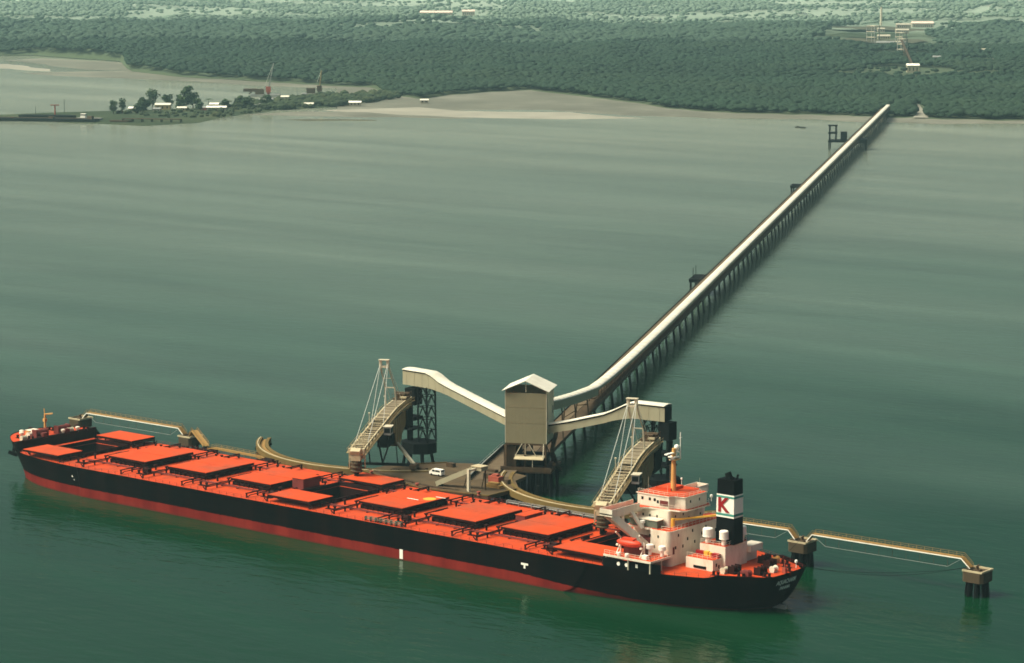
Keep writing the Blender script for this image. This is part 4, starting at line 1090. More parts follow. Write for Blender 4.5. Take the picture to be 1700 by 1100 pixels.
pivot_tower(28.0, 83.0, -1, 'dark lattice tower on a pile cap under the end of the right gallery')

# ------------------------------------------------------------------ the two radial ship loaders (built along local +X from the pivot)
def loader(px, py, ang, sh, tipz, label):
    o = thing('ship_loader', (px, py, 0), label, 'ship loader', 'radial ship loaders on the berth', rz=ang, local=True)
    d_ = tipz - 19.0; tip = 73.3 + sh
    prof = [(10+sh, 24.2), (20+sh, 24.5), (30+sh, 24.3), (38+sh, 23.5), (51+sh, 21.8+d_*.5), (62+sh, 20.5+d_*.8), (tip, tipz)]
    P = lambda s: float(np.interp(s, [a for a, b in prof], [b for a, b in prof]))
    lo, hi = 10+sh, tip
    # two lattice side girders: chords, posts and diagonals; thin rusty sheeting low down on the inner half
    for t in (-2.0, 2.0):
        mb = MB()
        for (a, za), (b, zb) in zip(prof, prof[1:]):
            mb.beam((a, t, za+.1), (b, t, zb+.1), .42, .3); mb.beam((a, t, za-2.3), (b, t, zb-2.3), .4, .26)
        ss = np.arange(lo, hi+.1, 2.11)
        for k, a in enumerate(ss):
            mb.beam((a, t, P(a)), (a, t, P(a)-2.3), .2)
            if k+1 < len(ss):
                b = ss[k+1]
                mb.beam((a, t, P(a)-.1 if k % 2 else P(a)-2.2), (b, t, P(b)-2.2 if k % 2 else P(b)-.1), .15)
        part(mb, 'boom_girder', M['cream'], o)
        mb = MB(); n = 8
        for k in range(n):
            a, b = lerp(lo, 52+sh, k/n), lerp(lo, 52+sh, (k+1)/n)
            vs = [(q, t+e, P(q)+z) for q in (a, b) for e in (-.04, .04) for z in (-.3, -2.1)]
            mb.add(vs, [(0,1,5,4),(2,6,7,3),(0,4,6,2),(1,3,7,5),(0,2,3,1),(4,5,7,6)])
        part(mb, 'girder_sheeting', M['tan'], o)
    mb = MB(); rr_ = random.Random(int(px))
    for a in np.arange(40+sh, hi-1, 2.11):
        mb.beam((a, -1.9, P(a)-.1), (a, 1.9, P(a)-.1), .22, .22)
        if rr_.random() < .6:
            h = rr_.uniform(.7, 1.2); mb.pipe([(a, -2.1, P(a)), (a, -1.9, P(a)+h), (a, 1.9, P(a)+h), (a, 2.1, P(a))], .11, 5)
    part(mb, 'cross_rib', M['cream'], o)
    mb = MB()
    for (a, za), (b, zb) in zip(prof, prof[1:]): mb.beam((a, 0, za-1.1), (b, 0, zb-1.1), 1.7, .3); mb.beam((a, 0, za-2.2), (b, 0, zb-2.2), 3.6, .12)
    part(mb, 'belt', M['belt'], o)
    mb = MB(); qs = [lo+1, 20+sh, 30+sh, 38+sh, 43+sh]
    for a, b in zip(qs, qs[1:]): mb.beam((a, 0, P(a)+.1), (b, 0, P(b)+.1), 3.5, .16)
    for a in np.arange(lo+2, 43+sh, 3.4): mb.box(a-.1, a+.1, -1.75, 1.75, P(a)+.19, P(a)+.34)
    part(mb, 'boom_cover', M['cover_sheet'], o)
    mb = MB()
    for (a, za), (b, zb) in zip(prof, prof[1:]):
        for t in (2.7, -2.7):
            mb.beam((a, t, za-.9), (b, t, zb-.9), .9, .1); mb.beam((a, t*1.14, za+.2), (b, t*1.14, zb+.2), .08)
    for a in np.arange(lo+1, hi, 3.0):
        for t in (3.08, -3.08): mb.beam((a, t, P(a)-.9), (a, t, P(a)+.2), .08)
    part(mb, 'walkway', M['tan'], o)
    # head: cross plate, hanging chute and telescopic spout
    mb = MB(); mb.box(tip-.4, tip+.5, -2.5, 2.5, tipz-.9, tipz+.5); mb.box(tip-2.2, tip+1.6, -1.5, 1.5, tipz-3.0, tipz-.95); mb.frame((tip+1.0, 0, tipz-.2), (.9,0,-.4), (0,1.5,0), (.2,0,.6))
    for t in (-2.4, 2.4): mb.beam((tip-.6, t, tipz), (tip-1.0, t, tipz-5.4), .3)
    part(mb, 'head_frame', M['cream'], o)
    mb = MB(); mb.lathe([(1.6,-6.6),(1.9,-6.2),(1.5,-5.9),(1.8,-5.0),(1.5,-4.6),(1.7,-3.9),(1.3,-3.0)], (tip, 0, tipz), 14); mb.box(tip-2.6, tip-1.4, -2.2, 2.2, tipz-5.9, tipz-5.4)
    part(mb, 'chute', M['belt'], o)
    mb = MB(); mb.tube((tip, 0, tipz-6.4), (tip, 0, 5.0), .75, .75, 12); part(mb, 'spout', M['dark'], o)
    for t in (-2.3, 2.3):
        mb = MB(); mb.beam((tip-1.2, t, tipz-5.6), (tip-4.0, t*1.5, tipz-6.6), .25); part(mb, 'chute_hanger', M['tan'], o)
    # slender raked mast with wire stays
    m0, m1 = 29.5+sh, 38.0+sh; mh = 40.0
    mb = MB()
    for t in (-1.4, 1.4):
        mb.beam((m0, t*1.2, P(m0)), (m0+1.2, t*1.1, P(m0)+6.5), .4); mb.beam((m0+1.2, t*1.1, P(m0)+6.5), (m1, t*.9, mh-1.4), .26)
    mb.beam((m0+1.2, -1.6, P(m0)+6.5), (m0+1.2, 1.6, P(m0)+6.5), .3); mb.beam((lerp(m0,m1,.6), -1.35, lerp(31,mh-1.4,.45)), (lerp(m0,m1,.6), 1.35, lerp(31,mh-1.4,.45)), .14)
    mb.box(m1-.7, m1+.7, -1.5, 1.5, mh-1.7, mh-1.1)
    for t in (-1.15, 1.15): mb.box(m1-.5, m1+.5, t-.4, t+.4, mh-1.1, mh+.6)
    mb.box(m1-.8, m1+.8, -1.7, 1.7, mh+.6, mh+.85)
    part(mb, 'mast', M['trim'], o)
    for t in (-1.15, 1.15):
        for a in (67.5+sh, 47.5+sh, 22.0+sh):
            mb = MB(); mb.tube((m1, t, mh-.2), (a, t*1.7, P(a)+.2), .085, .085, 5); part(mb, 'stay_wire', M['wire'], o)
    # hanging body; dark box fills its bay, cavity shade put into the colour
    prof2 = [(10,22.2),(40,20.8),(39,17.6),(33.4,17.0),(31.8,12.4),(26.4,11.8),(24,15.0),(12,19.8)]; prof2 = [(a+sh, z) for a, z in prof2]
    for t in (-2.1, 2.1):
        mb = MB(); n = len(prof2)
        mb.add([(a, t-.1, z) for a, z in prof2] + [(a, t+.1, z) for a, z in prof2], [tuple(range(n)), tuple(range(2*n-1, n-1, -1))] + [(k, (k+1)%n, n+(k+1)%n, n+k) for k in range(n)])
        for a, z0, z1 in ((13,19.6,22),(15.5,18.8,22),(18,17.6,22),(20.5,16.6,22),(23,15.6,22),(25.5,13.2,21.6),(28,12.2,21.5),(30.5,12.2,21.4),(33,16.4,21.2),(36,17.4,21)): mb.box(a+sh-.13, a+sh+.13, t-.3 if t < 0 else t+.105, t-.105 if t < 0 else t+.3, z0, z1)
        part(mb, 'hanging_plate', M['tan'], o)
    mb = MB(); mb.beam((26.4+sh, 0, 11.9), (31.8+sh, 0, 12.5), 3.9, .2); mb.beam((12+sh, 0, 19.9), (24+sh, 0, 15.1), 3.9, .2); mb.beam((24+sh,0,15.1),(26.4+sh,0,11.9),3.9,.2); part(mb, 'body_floor', M['tan'], o)
    mb = MB(); mb.box(32.4+sh, 41+sh, -1.7, 1.7, 13.6, 20.6); part(mb, 'dark_bay_box', M['dark'], o)
    mb = MB(); mb.box(11+sh, 19+sh, -2.6, 2.6, 15.5, 21.5); part(mb, 'dark_bay_box', M['dark'], o)
    # portal standing on the curved rail: one long pale leg, a dark V and the sill between two bogies
    F = lambda t: (math.sqrt(49.0**2-t*t), t)
    a1, b1 = F(11.6), F(-7.5)
    mb = MB(); mb.beam((30+sh*.6, 1.9, 13.2), (a1[0], a1[1], 10.0), .75, .95); part(mb, 'portal_leg', M['trim'], o)
    mb = MB(); mb.beam((40+sh, -1.9, 20.5), (b1[0], b1[1], 10.0), .6, .7); part(mb, 'portal_leg', M['trim'], o)
    mb = MB(); mb.beam((a1[0], a1[1], 9.9), (b1[0], b1[1], 9.9), .8, .8); mb.beam((54+sh, 1.6, 19.4), (48.9, 2.0, 10.4), .4); mb.beam((36+sh, 1.9, 17), (48.9, 2.0, 10.4), .4); mb.beam((54+sh, -1.6, 19.4), (48.9, -2.0, 10.4), .35); mb.beam((31+sh, 1.9, 12.8), (48.0, 6.5, 10.2), .3)
    part(mb, 'sill_beam', M['dark'], o)
    for x_, y_ in (a1, b1):
        mb = MB(); mb.box(x_-2.3, x_+2.3, y_-1.0, y_+1.0, 8.95, 10.2)
        for q in (-1.5, 1.5): mb.tube((x_+q, y_-.5, 8.9), (x_+q, y_+.5, 8.9), .5, .5, 10)
        part(mb, 'bogie', M['brown'], o)
    # drive platform at the tail, operator's cab on the camera side of the boom
    a = 12+sh
    mb = MB(); mb.box(a, a+6.5, -2.0, 2.2, 24.7, 25.3); mb.tube((a+1.5,-2.2,26.0),(a+1.5,2.2,26.0),.6,.6,10); mb.box(a+3.6,a+5.6,-1.4,1.4,25.3,26.5)
    for t in (-2.3, 2.5):
        mb.beam((a, t, 26.6), (a+6.6, t, 26.6), .1)
        for q in (0, 3.3, 6.6): mb.beam((a+q, t, 24.9), (a+q, t, 26.6), .1)
    part(mb, 'drive_platform', M['brown'], o)
    mb = MB(); mb.box(a+2.4, a+3.3, -1.9, .9, 25.303, 26.0); part(mb, 'drive_motor', M['yellow'], o)
    mb = MB(); mb.box(a+5.7, a+6.5, .2, 2.2, 25.303, 25.8); part(mb, 'drive_motor', M['cream'], o)
    c0, c1 = 49+sh, 52.4+sh; zc = P(51+sh)
    mb = MB(); mb.box(c0, c1, 3.2, 5.4, zc-2.0, zc+.5); cb = part(mb, 'operator_cab', M['greysteel'], o)
    mb = MB(); mb.box(c1+.003, c1+.06, 3.4, 5.2, zc-1.3, zc+.1); mb.box(c0+.3, c1-.3, 5.403, 5.46, zc-1.3, zc+.1); part(mb, 'cab_window', M['glass'], cb)
    mb = MB(); mb.box(c0-.2, c1+.2, 3.0, 5.6, zc+.503, zc+.66); part(mb, 'cab_roof', M['trim'], cb)
    for a, t in ((26+sh, -2.9), (46+sh, -2.9)):
        mb = MB(); mb.tube((a, t, P(a)-.9), (a, t, P(a)+2.6), .08, .08, 5); mb.box(a-.3, a+.3, t-.25, t+.25, P(a)+2.6, P(a)+3.0)
        part(mb, 'flood_lamp', M['trim'], o)
    return o
def heading(px, py, qx, qy): return math.atan2(qy-py, qx-px)
loader(-72.0, 80.0, heading(-72, 80, -37.3, 15.4), 0.0, 19.0, 'cream ship loader in the left half with its spout lowered into the open middle hatch')
loader(28.0, 83.0, heading(28, 83, 61.2, 7.4), 9.4, 17.5, 'cream ship loader whose boom ends just ahead of the white deckhouse')

# ------------------------------------------------------------------ curved rail girders and the wharf deck
def rail_arc(cx, cy, a0, a1, label):
    o = thing('curved_girder', (cx, cy, 0), label, 'rail girder', 'curved rail girders on piles')
    for r0, r1, z0, z1, mat, nm in ((46.9, 48.0, 6.6, 8.2, 'arc', 'girder'), (49.6, 50.9, 6.6, 8.3, 'arc', 'girder'), (48.0, 49.6, 7.3, 7.6, 'walk', 'walkway')):
        rings = []
        for k in range(49):
            a = R(lerp(a0, a1, k/48)); c, s = math.cos(a), math.sin(a)
            rings.append([(cx+r0*c, cy+r0*s, z0), (cx+r1*c, cy+r1*s, z0), (cx+r1*c, cy+r1*s, z1), (cx+r0*c, cy+r0*s, z1)])
        part(MB().loft(rings), nm, M[mat], o)
    rings = []
    for k in range(49):
        a = R(lerp(a0, a1, k/48)); c, s = math.cos(a), math.sin(a)
        rings.append([(cx+r*c, cy+r*s, z) for r, z in ((50.15,8.303),(50.4,8.303),(50.4,8.5),(50.15,8.5))])
    part(MB().loft(rings), 'rail', M['cream'], o)
    n = int(abs(a1-a0)/9)
    for k in range(n+1):
        a = R(lerp(a0+1.2, a1-1.2, k/n)); mb = MB()
        for r in (47.5, 50.2): mb.tube((cx+r*math.cos(a), cy+r*math.sin(a), 6.0), (cx+(r-.6)*math.cos(a), cy+(r-.6)*math.sin(a), -3), .55, .55, 8)
        mb.beam((cx+46.6*math.cos(a), cy+46.6*math.sin(a), 6.2), (cx+51.2*math.cos(a), cy+51.2*math.sin(a), 6.2), 1.2, .7)
        part(mb, 'pile_bent', M['dark'], o)
    return o
rail_arc(-72, 80, 213, 322, 'curved ochre rail girder whose free end sweeps up on the left')
rail_arc(28, 83, 207, 330, 'curved ochre rail girder starting beside the tower and running behind the aft hatches')
wf = thing('wharf_deck', (-25, 45, 0), 'dusty brown wharf deck between the two ship loaders', 'wharf')
mb = MB(); mb.prism([(-52,34),(-36,29),(-20,25.5),(2,29.5),(2,44),(-6,52),(-8,60),(-33,64),(-40,60),(-52,44)], 7.0, 7.95); part(mb, 'deck_slab', M['wharf'], wf)
mb = MB()
for a, b in (((-52,34),(-36,29)),((-36,29),(-20,25.5)),((-20,25.5),(2,29.5)),((2,29.5),(2,44)),((-52,44),(-40,60))):
    mb = MB(); mb.beam((*a,8.1),(*b,8.1),.35,.3); part(mb, 'kerb', M['arc'], wf)
k = 0
for x in np.arange(-48, 2, 8.2):
    for y in (31, 38, 45, 54):
        if x < -38 and y > 48: continue
        mb = MB(); mb.tube((x, y, 7.0), (x+.4*math.sin(k), y, -3), .5, .5, 8); part(mb, 'pile', M['dark'], wf); k += 1
mb = MB()
for x in (-14, -4):
    mb = MB(); mb.tube((x, 26.6, 5.2), (x, 25.4, 5.2), 1.6, 1.6, 14); part(mb, 'fender', M['rubber'], wf)

# rusty stores lying on the wharf
def pile_of(name, x, y, label, cat, mat, parts_):
    o = MB()
    for b in parts_: o.box(x+b[0], x+b[1], y+b[2], y+b[3], 7.96+b[4], 7.96+b[5])
    return tag(part(o, name, M[mat], origin=(x, y, 7.96)), label, cat)
pile_of('steel_crate', -9.5, 47.0, 'pinkish rusty crate on the wharf beside the tower platform', 'crate', 'redsteel', [(-2,2,-1.2,1.2,0,1.8),(-1,1,-.8,.8,1.8,2.4)])
pile_of('pallet_stack', -4.5, 40.5, 'low ochre stack of pallets at the right end of the wharf', 'pallets', 'walk', [(-2.6,2.6,-1,1,0,.9),(-2,1.4,-.8,.8,.9,1.5)])
pile_of('steel_crate', -15.0, 50.0, 'small brown crate beside the trestle roadway on the wharf', 'crate', 'brown', [(-1.2,1.2,-1,1,0,1.5)])
for k_, (x, y, lb) in enumerate(((-46,31.5,'rusty bollard on the wharf edge below the left loader'),(-33,28.4,'rusty bollard on the wharf edge left of the minibus'),(-23,26.5,'rusty bollard on the wharf edge near the foot of the gangway'),(-1,28.9,'rusty bollard at the right corner of the wharf'))):
    mb = MB(); mb.lathe([(.55,0),(.4,.3),(.4,.8),(.65,.9),(.6,1.15)], (x, y, 7.955), 12); tag(part(mb, 'bollard', M['redsteel'], origin=(x, y, 7.955)), lb, 'bollard', 'bollards on the wharf edge')
mb = MB(); mb.pipe([(-50,36,8.3),(-36,31.5,8.3),(-20,28.5,8.3),(-10,30,8.3)], .16); mb.pipe([(-50,36.6,8.3),(-36,32.1,8.3),(-20,29.1,8.3),(-10,30.6,8.3)], .11)
for q in ((-43,33.9),(-28,30.2),(-15,29.4)): mb.box(q[0]-.15, q[0]+.15, q[1]-.5, q[1]+.7, 7.95, 8.15)
part(mb, 'service_pipe', M['brown'], wf)
mb = MB()
for q in ((-38,46,3.2,.9),(-44,40,2.2,.6),(-35,56,2.6,1.2),(-20,58,3.4,.8),(-5,47,1.4,1.3)): mb.box(q[0]-q[2]/2, q[0]+q[2]/2, q[1]-.8, q[1]+.8, 7.951, 7.95+q[3])
part(mb, 'deck_plinth', M['brown'], wf)
# minibus
van = thing('minibus', (-29.5, 43.0, 7.95), 'white minibus parked on the brown wharf', 'van')
mb = MB(); x, y = -29.5, 43.0
side = [(-2.4,.45),(-2.4,1.25),(-1.9,1.35),(-1.2,2.05),(2.2,2.05),(2.4,1.3),(2.4,.45)]
mb.loft([[(x+a, y-.9, 7.95+z) for a, z in side], [(x+a, y+.9, 7.95+z) for a, z in side]]); part(mb, 'body', M['purewhite'], van)
mb = MB()
for s in (-.93, .91): mb.box(x-1.2, x-.1, y+s, y+s+.02, 7.95+1.3, 7.95+1.85); mb.box(x+.1, x+1.9, y+s, y+s+.02, 7.95+1.3, 7.95+1.85)
mb.box(x+2.31, x+2.36, y-.7, y+.7, 7.95+1.35, 7.95+1.85); part(mb, 'window', M['glass'], van)
for q in (-1.5, 1.5):
    for s in (-.8, .8): mb = MB(); mb.tube((x+q, y+s-.12, 8.3), (x+q, y+s+.12, 8.3), .35, .35, 12); part(mb, 'wheel', M['rubber'], van)
# shore gangway tower
gt = thing('shore_gangway', (-12, 31, 7.95), 'beige enclosed gangway ramp with a pale post at the ship side edge of the wharf', 'gangway')
mb = MB(); mb.frame((-13.6, 33.4, 11.5), (6.2, 1.3, 2.9), (-.3, 1.2, 0), (-.25, 0, .7)); mb.box(-7.6, -3.8, 33.4, 36.4, 14.0, 15.1); part(mb, 'ramp_housing', M['clad'], gt)
mb = MB(); mb.box(-7.7, -3.7, 33.2, 36.6, 15.103, 15.3); part(mb, 'landing_roof', M['cream'], gt)
mb = MB(); mb.box(-7.3, -6.5, 30.9, 31.7, 7.96, 14.6); mb.beam((-6.9, 31.3, 14.2), (-5.6, 34, 14.6), .6); part(mb, 'post', M['trim'], gt)
for x, y, z in ((-10.5, 35.2, 12.6), (-18.4, 32.6, 9.2), (-4.4, 36.0, 14)):
    mb = MB(); mb.beam((x, y, 7.96), (x, y, z), .35); mb.beam((x-2, y+.6, 7.96), (x, y, z), .2); part(mb, 'support_leg', M['brown'], gt)

# ------------------------------------------------------------------ mooring dolphins and catwalks
def dolphin(x, y, label, w=3.1):
    o = thing('mooring_dolphin', (x, y, 0), label, 'dolphin', 'mooring dolphins along the berth')
    mb = MB(); mb.prism([(x-w,y-w+.8),(x-w+.8,y-w),(x+w-.8,y-w),(x+w,y-w+.8),(x+w,y+w-.8),(x+w-.8,y+w),(x-w+.8,y+w),(x-w,y+w-.8)], 3.9, 6.6); part(mb, 'cap', M['concrete'], o)
    mb = MB()
    for a, b, c, d_ in ((-w,w,-w,-w+.35),(-w,w,w-.35,w),(-w,-w+.35,-w+.36,w-.36),(w-.35,w,-w+.36,w-.36)): mb.box(x+a+.15*(a<0)-.15*(a>0 and b==w and a==w-.35), x+b-.15, y+c+.1, y+d_-.1 if d_-c > .5 else y+d_, 6.603, 7.1)
    part(mb, 'kerb', M['cream'], o)
    mb = MB(); mb.box(x-.9, x+.9, y-.9, y+.9, 6.603, 6.9); mb.tube((x, y, 6.9), (x, y, 7.9), .4, .3, 10); mb.beam((x, y-.6, 7.7), (x, y+.7, 8.0), .35); part(mb, 'mooring_hook', M['brown'], o)
    for k in range(8):
        a = R(45*k+22); mb = MB(); mb.tube((x+(w-.7)*math.cos(a), y+(w-.7)*math.sin(a), 3.9), (x+(w-.1)*math.cos(a), y+(w-.1)*math.sin(a), -3), .55, .55, 8); part(mb, 'pile', M['dark'], o)
    return o
dolphin(102.4, 43.8, 'concrete mooring dolphin just behind the stern of the ship')
dolphin(156.6, 44.0, 'outermost concrete mooring dolphin, alone in open water right of the ship')
dolphin(-139.6, 45.0, 'dark stained mooring dolphin beyond the forward hatches, between two catwalks')
dolphin(-192.6, 44.0, 'farthest mooring dolphin, half hidden behind the bow windlasses')
def catwalk(pts, label, sag=True):
    """pts along the deck level; ends come down to the caps"""
    o = thing('catwalk', (pts[0][0], pts[0][1], 0), label, 'catwalk', 'ochre catwalks between the dolphins')
    mb = MB()
    for a, b in zip(pts, pts[1:]): mb.beam(a, b, 1.9, .22)
    part(mb, 'grating', M['walk'], o)
    dx = Vector(pts[-1]) - Vector(pts[0]); nn = Vector((-dx.y, dx.x, 0)).normalized()
    if nn.y > 0: nn = -nn
    off = lambda p, t, z: tuple(Vector(p) + nn*t + Vector((0,0,z)))
    mb = MB()
    for a, b in zip(pts, pts[1:]): mb.beam(off(a,1.05,-.14), off(b,1.05,-.14), .16, .24)
    part(mb, 'edge_beam', M['purewhite' if sag else 'walk'], o)
    mb = MB()
    for a, b in zip(pts, pts[1:]):
        for t in (.95, -.95):
            for z in (.55, 1.05): mb.beam(off(a,t,z), off(b,t,z), .06)
        L = math.dist(a, b); k = max(1, int(L/2.4))
        for i in range(k+1):
            p = [lerp(a[j], b[j], i/k) for j in range(3)]
            for t in (.95, -.95): mb.beam(off(p,t,0), off(p,t,1.05), .07)
    part(mb, 'handrail', M['walk'], o)
    if sag:
        a, b = pts[1], pts[-2]; L = math.dist(a, b); n = int(L/4)
        mb = MB()
        q = [[lerp(a[j], b[j], i/n) for j in range(3)] for i in range(n+1)]
        for i, p in enumerate(q): p[2] -= 2.9 if 0 < i < n else .3
        for u, v in zip(q, q[1:]): mb.beam(off(u,.7,0), off(v,.7,0), .10, .10)
        part(mb, 'bottom_chord', M['greysteel'], o)
        for i in range(1, n):
            mb = MB(); mb.beam(off(q[i],.7,0), off(q[i],.7,2.8), .07); part(mb, 'hanger', M['brown'], o)
    return o
catwalk([(104.4,43.6,7.2),(106.2,43.6,9.3),(152.2,44,9.5),(154.8,44,7.2)], 'ochre catwalk spanning the open water right of the stern')
catwalk([(62,42,8.6),(64,42,9.3),(98.4,43.6,9.5),(100.6,43.6,7.2)], 'ochre catwalk seen just behind the funnel and aft deckhouse')
catwalk([(-190.6,44,7.2),(-188.4,44,9.2),(-143.6,44.4,9.2),(-141.6,44.6,7.2)], 'ochre catwalk beyond the open forward hatch, nearest the bow')
catwalk([(-138,44.4,7.2),(-136,43.6,9.2),(-118.5,31.5,8.6),(-117.0,30.5,8.2)], 'short slanting ochre catwalk stepping down behind the second and third hatches', False)
catwalk([(-115,30,7.8),(-113,30,8.3),(-92,29,8.3),(-90,29,7.8)], 'low ochre catwalk behind the third and fourth hatches', False)
for x, y, lb in ((-116.0, 30.2, 'small dark breasting platform under the joint of two catwalks near the third hatch'), (-89.0, 29.0, 'small dark breasting platform below the free end of the left curved girder')):
    o = thing('breasting_dolphin', (x, y, 0), lb, 'dolphin')
    mb = MB(); mb.box(x-2.2, x+2.2, y-2, y+2, 5.6, 7.7); part(mb, 'cap', M['dark'], o)
    for q in (-1.5, 1.5):
        for s in (-1.3, 1.3): mb = MB(); mb.tube((x+q, y+s, 5.6), (x+q*1.2, y+s*1.2, -3), .5, .5, 8); part(mb, 'pile', M['dark'], o)
# mooring lines from the stern and bow
def rope(a, b, sag, label):
    mb = MB(); pts = []
    for k in range(15):
        t = k/14; p = [lerp(a[j], b[j], t) for j in range(3)]; p[2] -= sag*4*t*(1-t); pts.append(tuple(p))
    off = a; mb.pipe(pts, .05, 5)
    return tag(part(mb, 'mooring_line', M['dark'], origin=a), label, 'rope', 'mooring lines of the ship')
rope((125.5,6.5,9.8), (155.8,43.0,7.6), 1.5, 'dark mooring line from the stern to the outermost dolphin')
rope((124.0,9.0,9.8), (154.5,42.6,7.6), 2.6, 'lower slack mooring line from the stern to the outermost dolphin')
rope((113.0,15.0,9.2), (102.6,42.4,7.6), 1.0, 'short mooring line from the poop to the dolphin behind the stern')
rope((-160,14.5,12.0), (-191.5,43.0,7.6), 1.6, 'mooring line running from the bow to the farthest dolphin')

# ------------------------------------------------------------------ the spit: trees, sheds, barge quay, cranes
def leaf_clump(mb, c, r, rg, n=26):
    for _ in range(n):
        th, u = rg.uniform(0, 2*math.pi), rg.uniform(-.8, 1); q = math.sqrt(max(0, 1-u*u)); rr = r*rg.uniform(.55, 1.08)
        p = Vector((c[0]+rr*q*math.cos(th), c[1]+rr*q*math.sin(th), c[2]+rr*.8*u)); s = r*rg.uniform(.22, .42)
        a = Vector((rg.gauss(0,1), rg.gauss(0,1), rg.gauss(0,.6))).normalized(); b = a.orthogonal().normalized()
        a *= s; b *= s*.8
        mb.add([p-a, p+b*.9, p+a, p-b*.9+Vector((0,0,-.2*s))], [(0,1,2,3)])
def tree(x, y, h, w, label, palm=False, group='trees on the spit'):
    rg = random.Random(int(x*13+y*7)); o = thing('palm_tree' if palm else 'tree', (x, y, .8), label, 'palm' if palm else 'tree', group)
    mb = MB()
    if palm:
        top = (x+.6, y, .8+h*.85); mb.tube((x, y, .5), top, .35, .22, 8); part(mb, 'trunk', M['bark'], o)
        mb = MB()
        for k in range(13):
            a = R(360/13*k + rg.uniform(-10,10)); L = w*.55*rg.uniform(.85,1.1); prev = None
            for j in range(5):
                t = j/4; c = Vector((top[0]+math.cos(a)*L*t, top[1]+math.sin(a)*L*t, top[2]+L*(.35*t-.75*t*t))); wd = Vector((-math.sin(a), math.cos(a), 0))*(.55*(1-t*.8))
                cur = (c-wd, c+Vector((0,0,.15)), c+wd)
                if prev: mb.add([prev[0],prev[1],prev[2],cur[0],cur[1],cur[2]], [(0,1,4,3),(1,2,5,4)])
                prev = cur
        part(mb, 'crown', M['leaf'], o)
        return o
    mb.tube((x, y, .3), (x+rg.uniform(-.4,.4), y, .8+h*.45), .55, .3, 8)
    for k in range(4):
        a = R(90*k+rg.uniform(0,60)); mb.tube((x, y, .8+h*.35), (x+math.cos(a)*w*.3, y+math.sin(a)*w*.3, .8+h*.62), .25, .1, 6)
    part(mb, 'trunk', M['bark'], o)
    mb = MB()
    for k in range(16):
        t = rg.uniform(.28, .95); rad = w*.5*math.sqrt(max(.05, 1-((t-.5)/.55)**2)); a = rg.uniform(0, 6.28); q = rad*rg.uniform(.1,.8)
        leaf_clump(mb, (x+q*math.cos(a), y+q*math.sin(a), .8+h*t), w*rg.uniform(.17,.28), rg, 40)
    part(mb, 'crown', M['leaf'], o)
    return o
for a in ((-1437,1187,12,9,'broad dark tree at the seaward end of the spit'),(-1431,1193,15,8,'narrow conical tree second from the seaward end of the spit'),(-1432,1218,11,12,'rounded bushy tree between two white roofs on the spit'),
          (-1462,1262,19,13,'tallest left tree of the clump behind the ochre house'),(-1452,1272,17,12,'middle tree of the clump behind the ochre house'),(-1443,1290,21,16,'widest tall tree right of the ochre house'),(-1446,1302,15,13,'lower leaning tree at the right edge of the clump by the ochre house'),
          (-1400,1268,9,8,'low tree beside the long white shed on the spit'),(-1415,1335,11,12,'round tree on the spit behind the beach'),(-1392,1352,12,12,'dark tree at the landward bend of the spit'),(-1424,1205,9,10,'low bushy tree between the conical tree and the first hut'),(-1451,1240,13,13,'bushy tree just left of the ochre house'),(-1436,1276,11,12,'shrubby tree in front of the tall clump'),(-1421,1284,10,11,'round tree between the tall clump and the white huts'),(-1405,1306,9,12,'spreading tree behind the long white shed'),(-1398,1330,10,13,'spreading dark tree right of the white huts on the spit')): tree(*a)
for a in ((-1419,1297,12,9,'palm standing alone left of the white huts on the spit'),(-1412,1318,9,8,'small palm right of the white huts on the spit')): tree(*a, palm=True)
def hut(x, y, L, W, h, az, mats, label, name='shed', cat='shed', group=None):
    o = thing(name, (x, y, .8), label, cat, group)
    c, s = math.cos(R(az)), math.sin(R(az)); U = Vector((c, s, 0)); V = Vector((-s, c, 0)); z0 = .8
    az_, r_ = polar((x, y))
    if r_ > interp(fa, az_): z0 = hill(az_, r_); o.location.z = z0; OFF[o.name] = (x, y, z0)
    mb = MB(); mb.frame((x, y, z0+h/2), U*(L/2), V*(W/2), (0,0,h/2)); part(mb, 'wall', M[mats[0]], o)
    mb = MB(); vs = []
    for q in (-1, 1): vs += [tuple(Vector((x,y,z0+h))+U*(q*(L/2+.5))-V*(W/2+.6)), tuple(Vector((x,y,z0+h+W*.22))+U*(q*(L/2+.5))), tuple(Vector((x,y,z0+h))+U*(q*(L/2+.5))+V*(W/2+.6))]
    mb.add(vs, [(0,1,4,3),(1,2,5,4),(0,2,1),(3,4,5),(0,3,5,2)]); part(mb, 'roof', M[mats[1]], o)
    mb = MB(); n = max(2, int(L/4))
    for k in range(n):
        t = (k+.5)/n*2-1; mb.frame(Vector((x,y,z0+h*.5))+U*(t*L/2*.9)-V*(W/2+.02), U*.6, V*.04, (0,0,h*.22))
    part(mb, 'window', M['glass'], o)
    return o
hut(-1447,1222,8,7,3.5,39,('render','purewhite'),'small hut with a white roof between the dark trees on the spit')
hut(-1447,1262,15,8,5.0,39,('ochrewall','roof'),'long ochre walled house with a pale roof below the tree clump', 'house', 'house')
hut(-1397,1287,19,7,3.2,39,('render','purewhite'),'long low shed with a bright white roof on the spit')
hut(-1432,1318,9,7,3.4,39,('render','purewhite'),'white roofed hut behind the palms on the spit')
hut(-1365,1385,9,6,3.2,39,('clad','roof'),'small pale shed on the inner part of the spit')
hut(-1345,1432,12,7,3.2,39,('render','purewhite'),'white shed right of the crane barges')
hut(-1318,1508,8,6,3,39,('render','roof'),'single pale hut among the trees where the spit meets the forest')
hut(-1428,1236,7,6,3.0,39,('render','greysteel'),'grey roofed hut between the bushy tree and the ochre house on the spit')
hut(-1420,1262,9,6,3.0,39,('clad','roof'),'low pale hut in front of the ochre house on the spit')
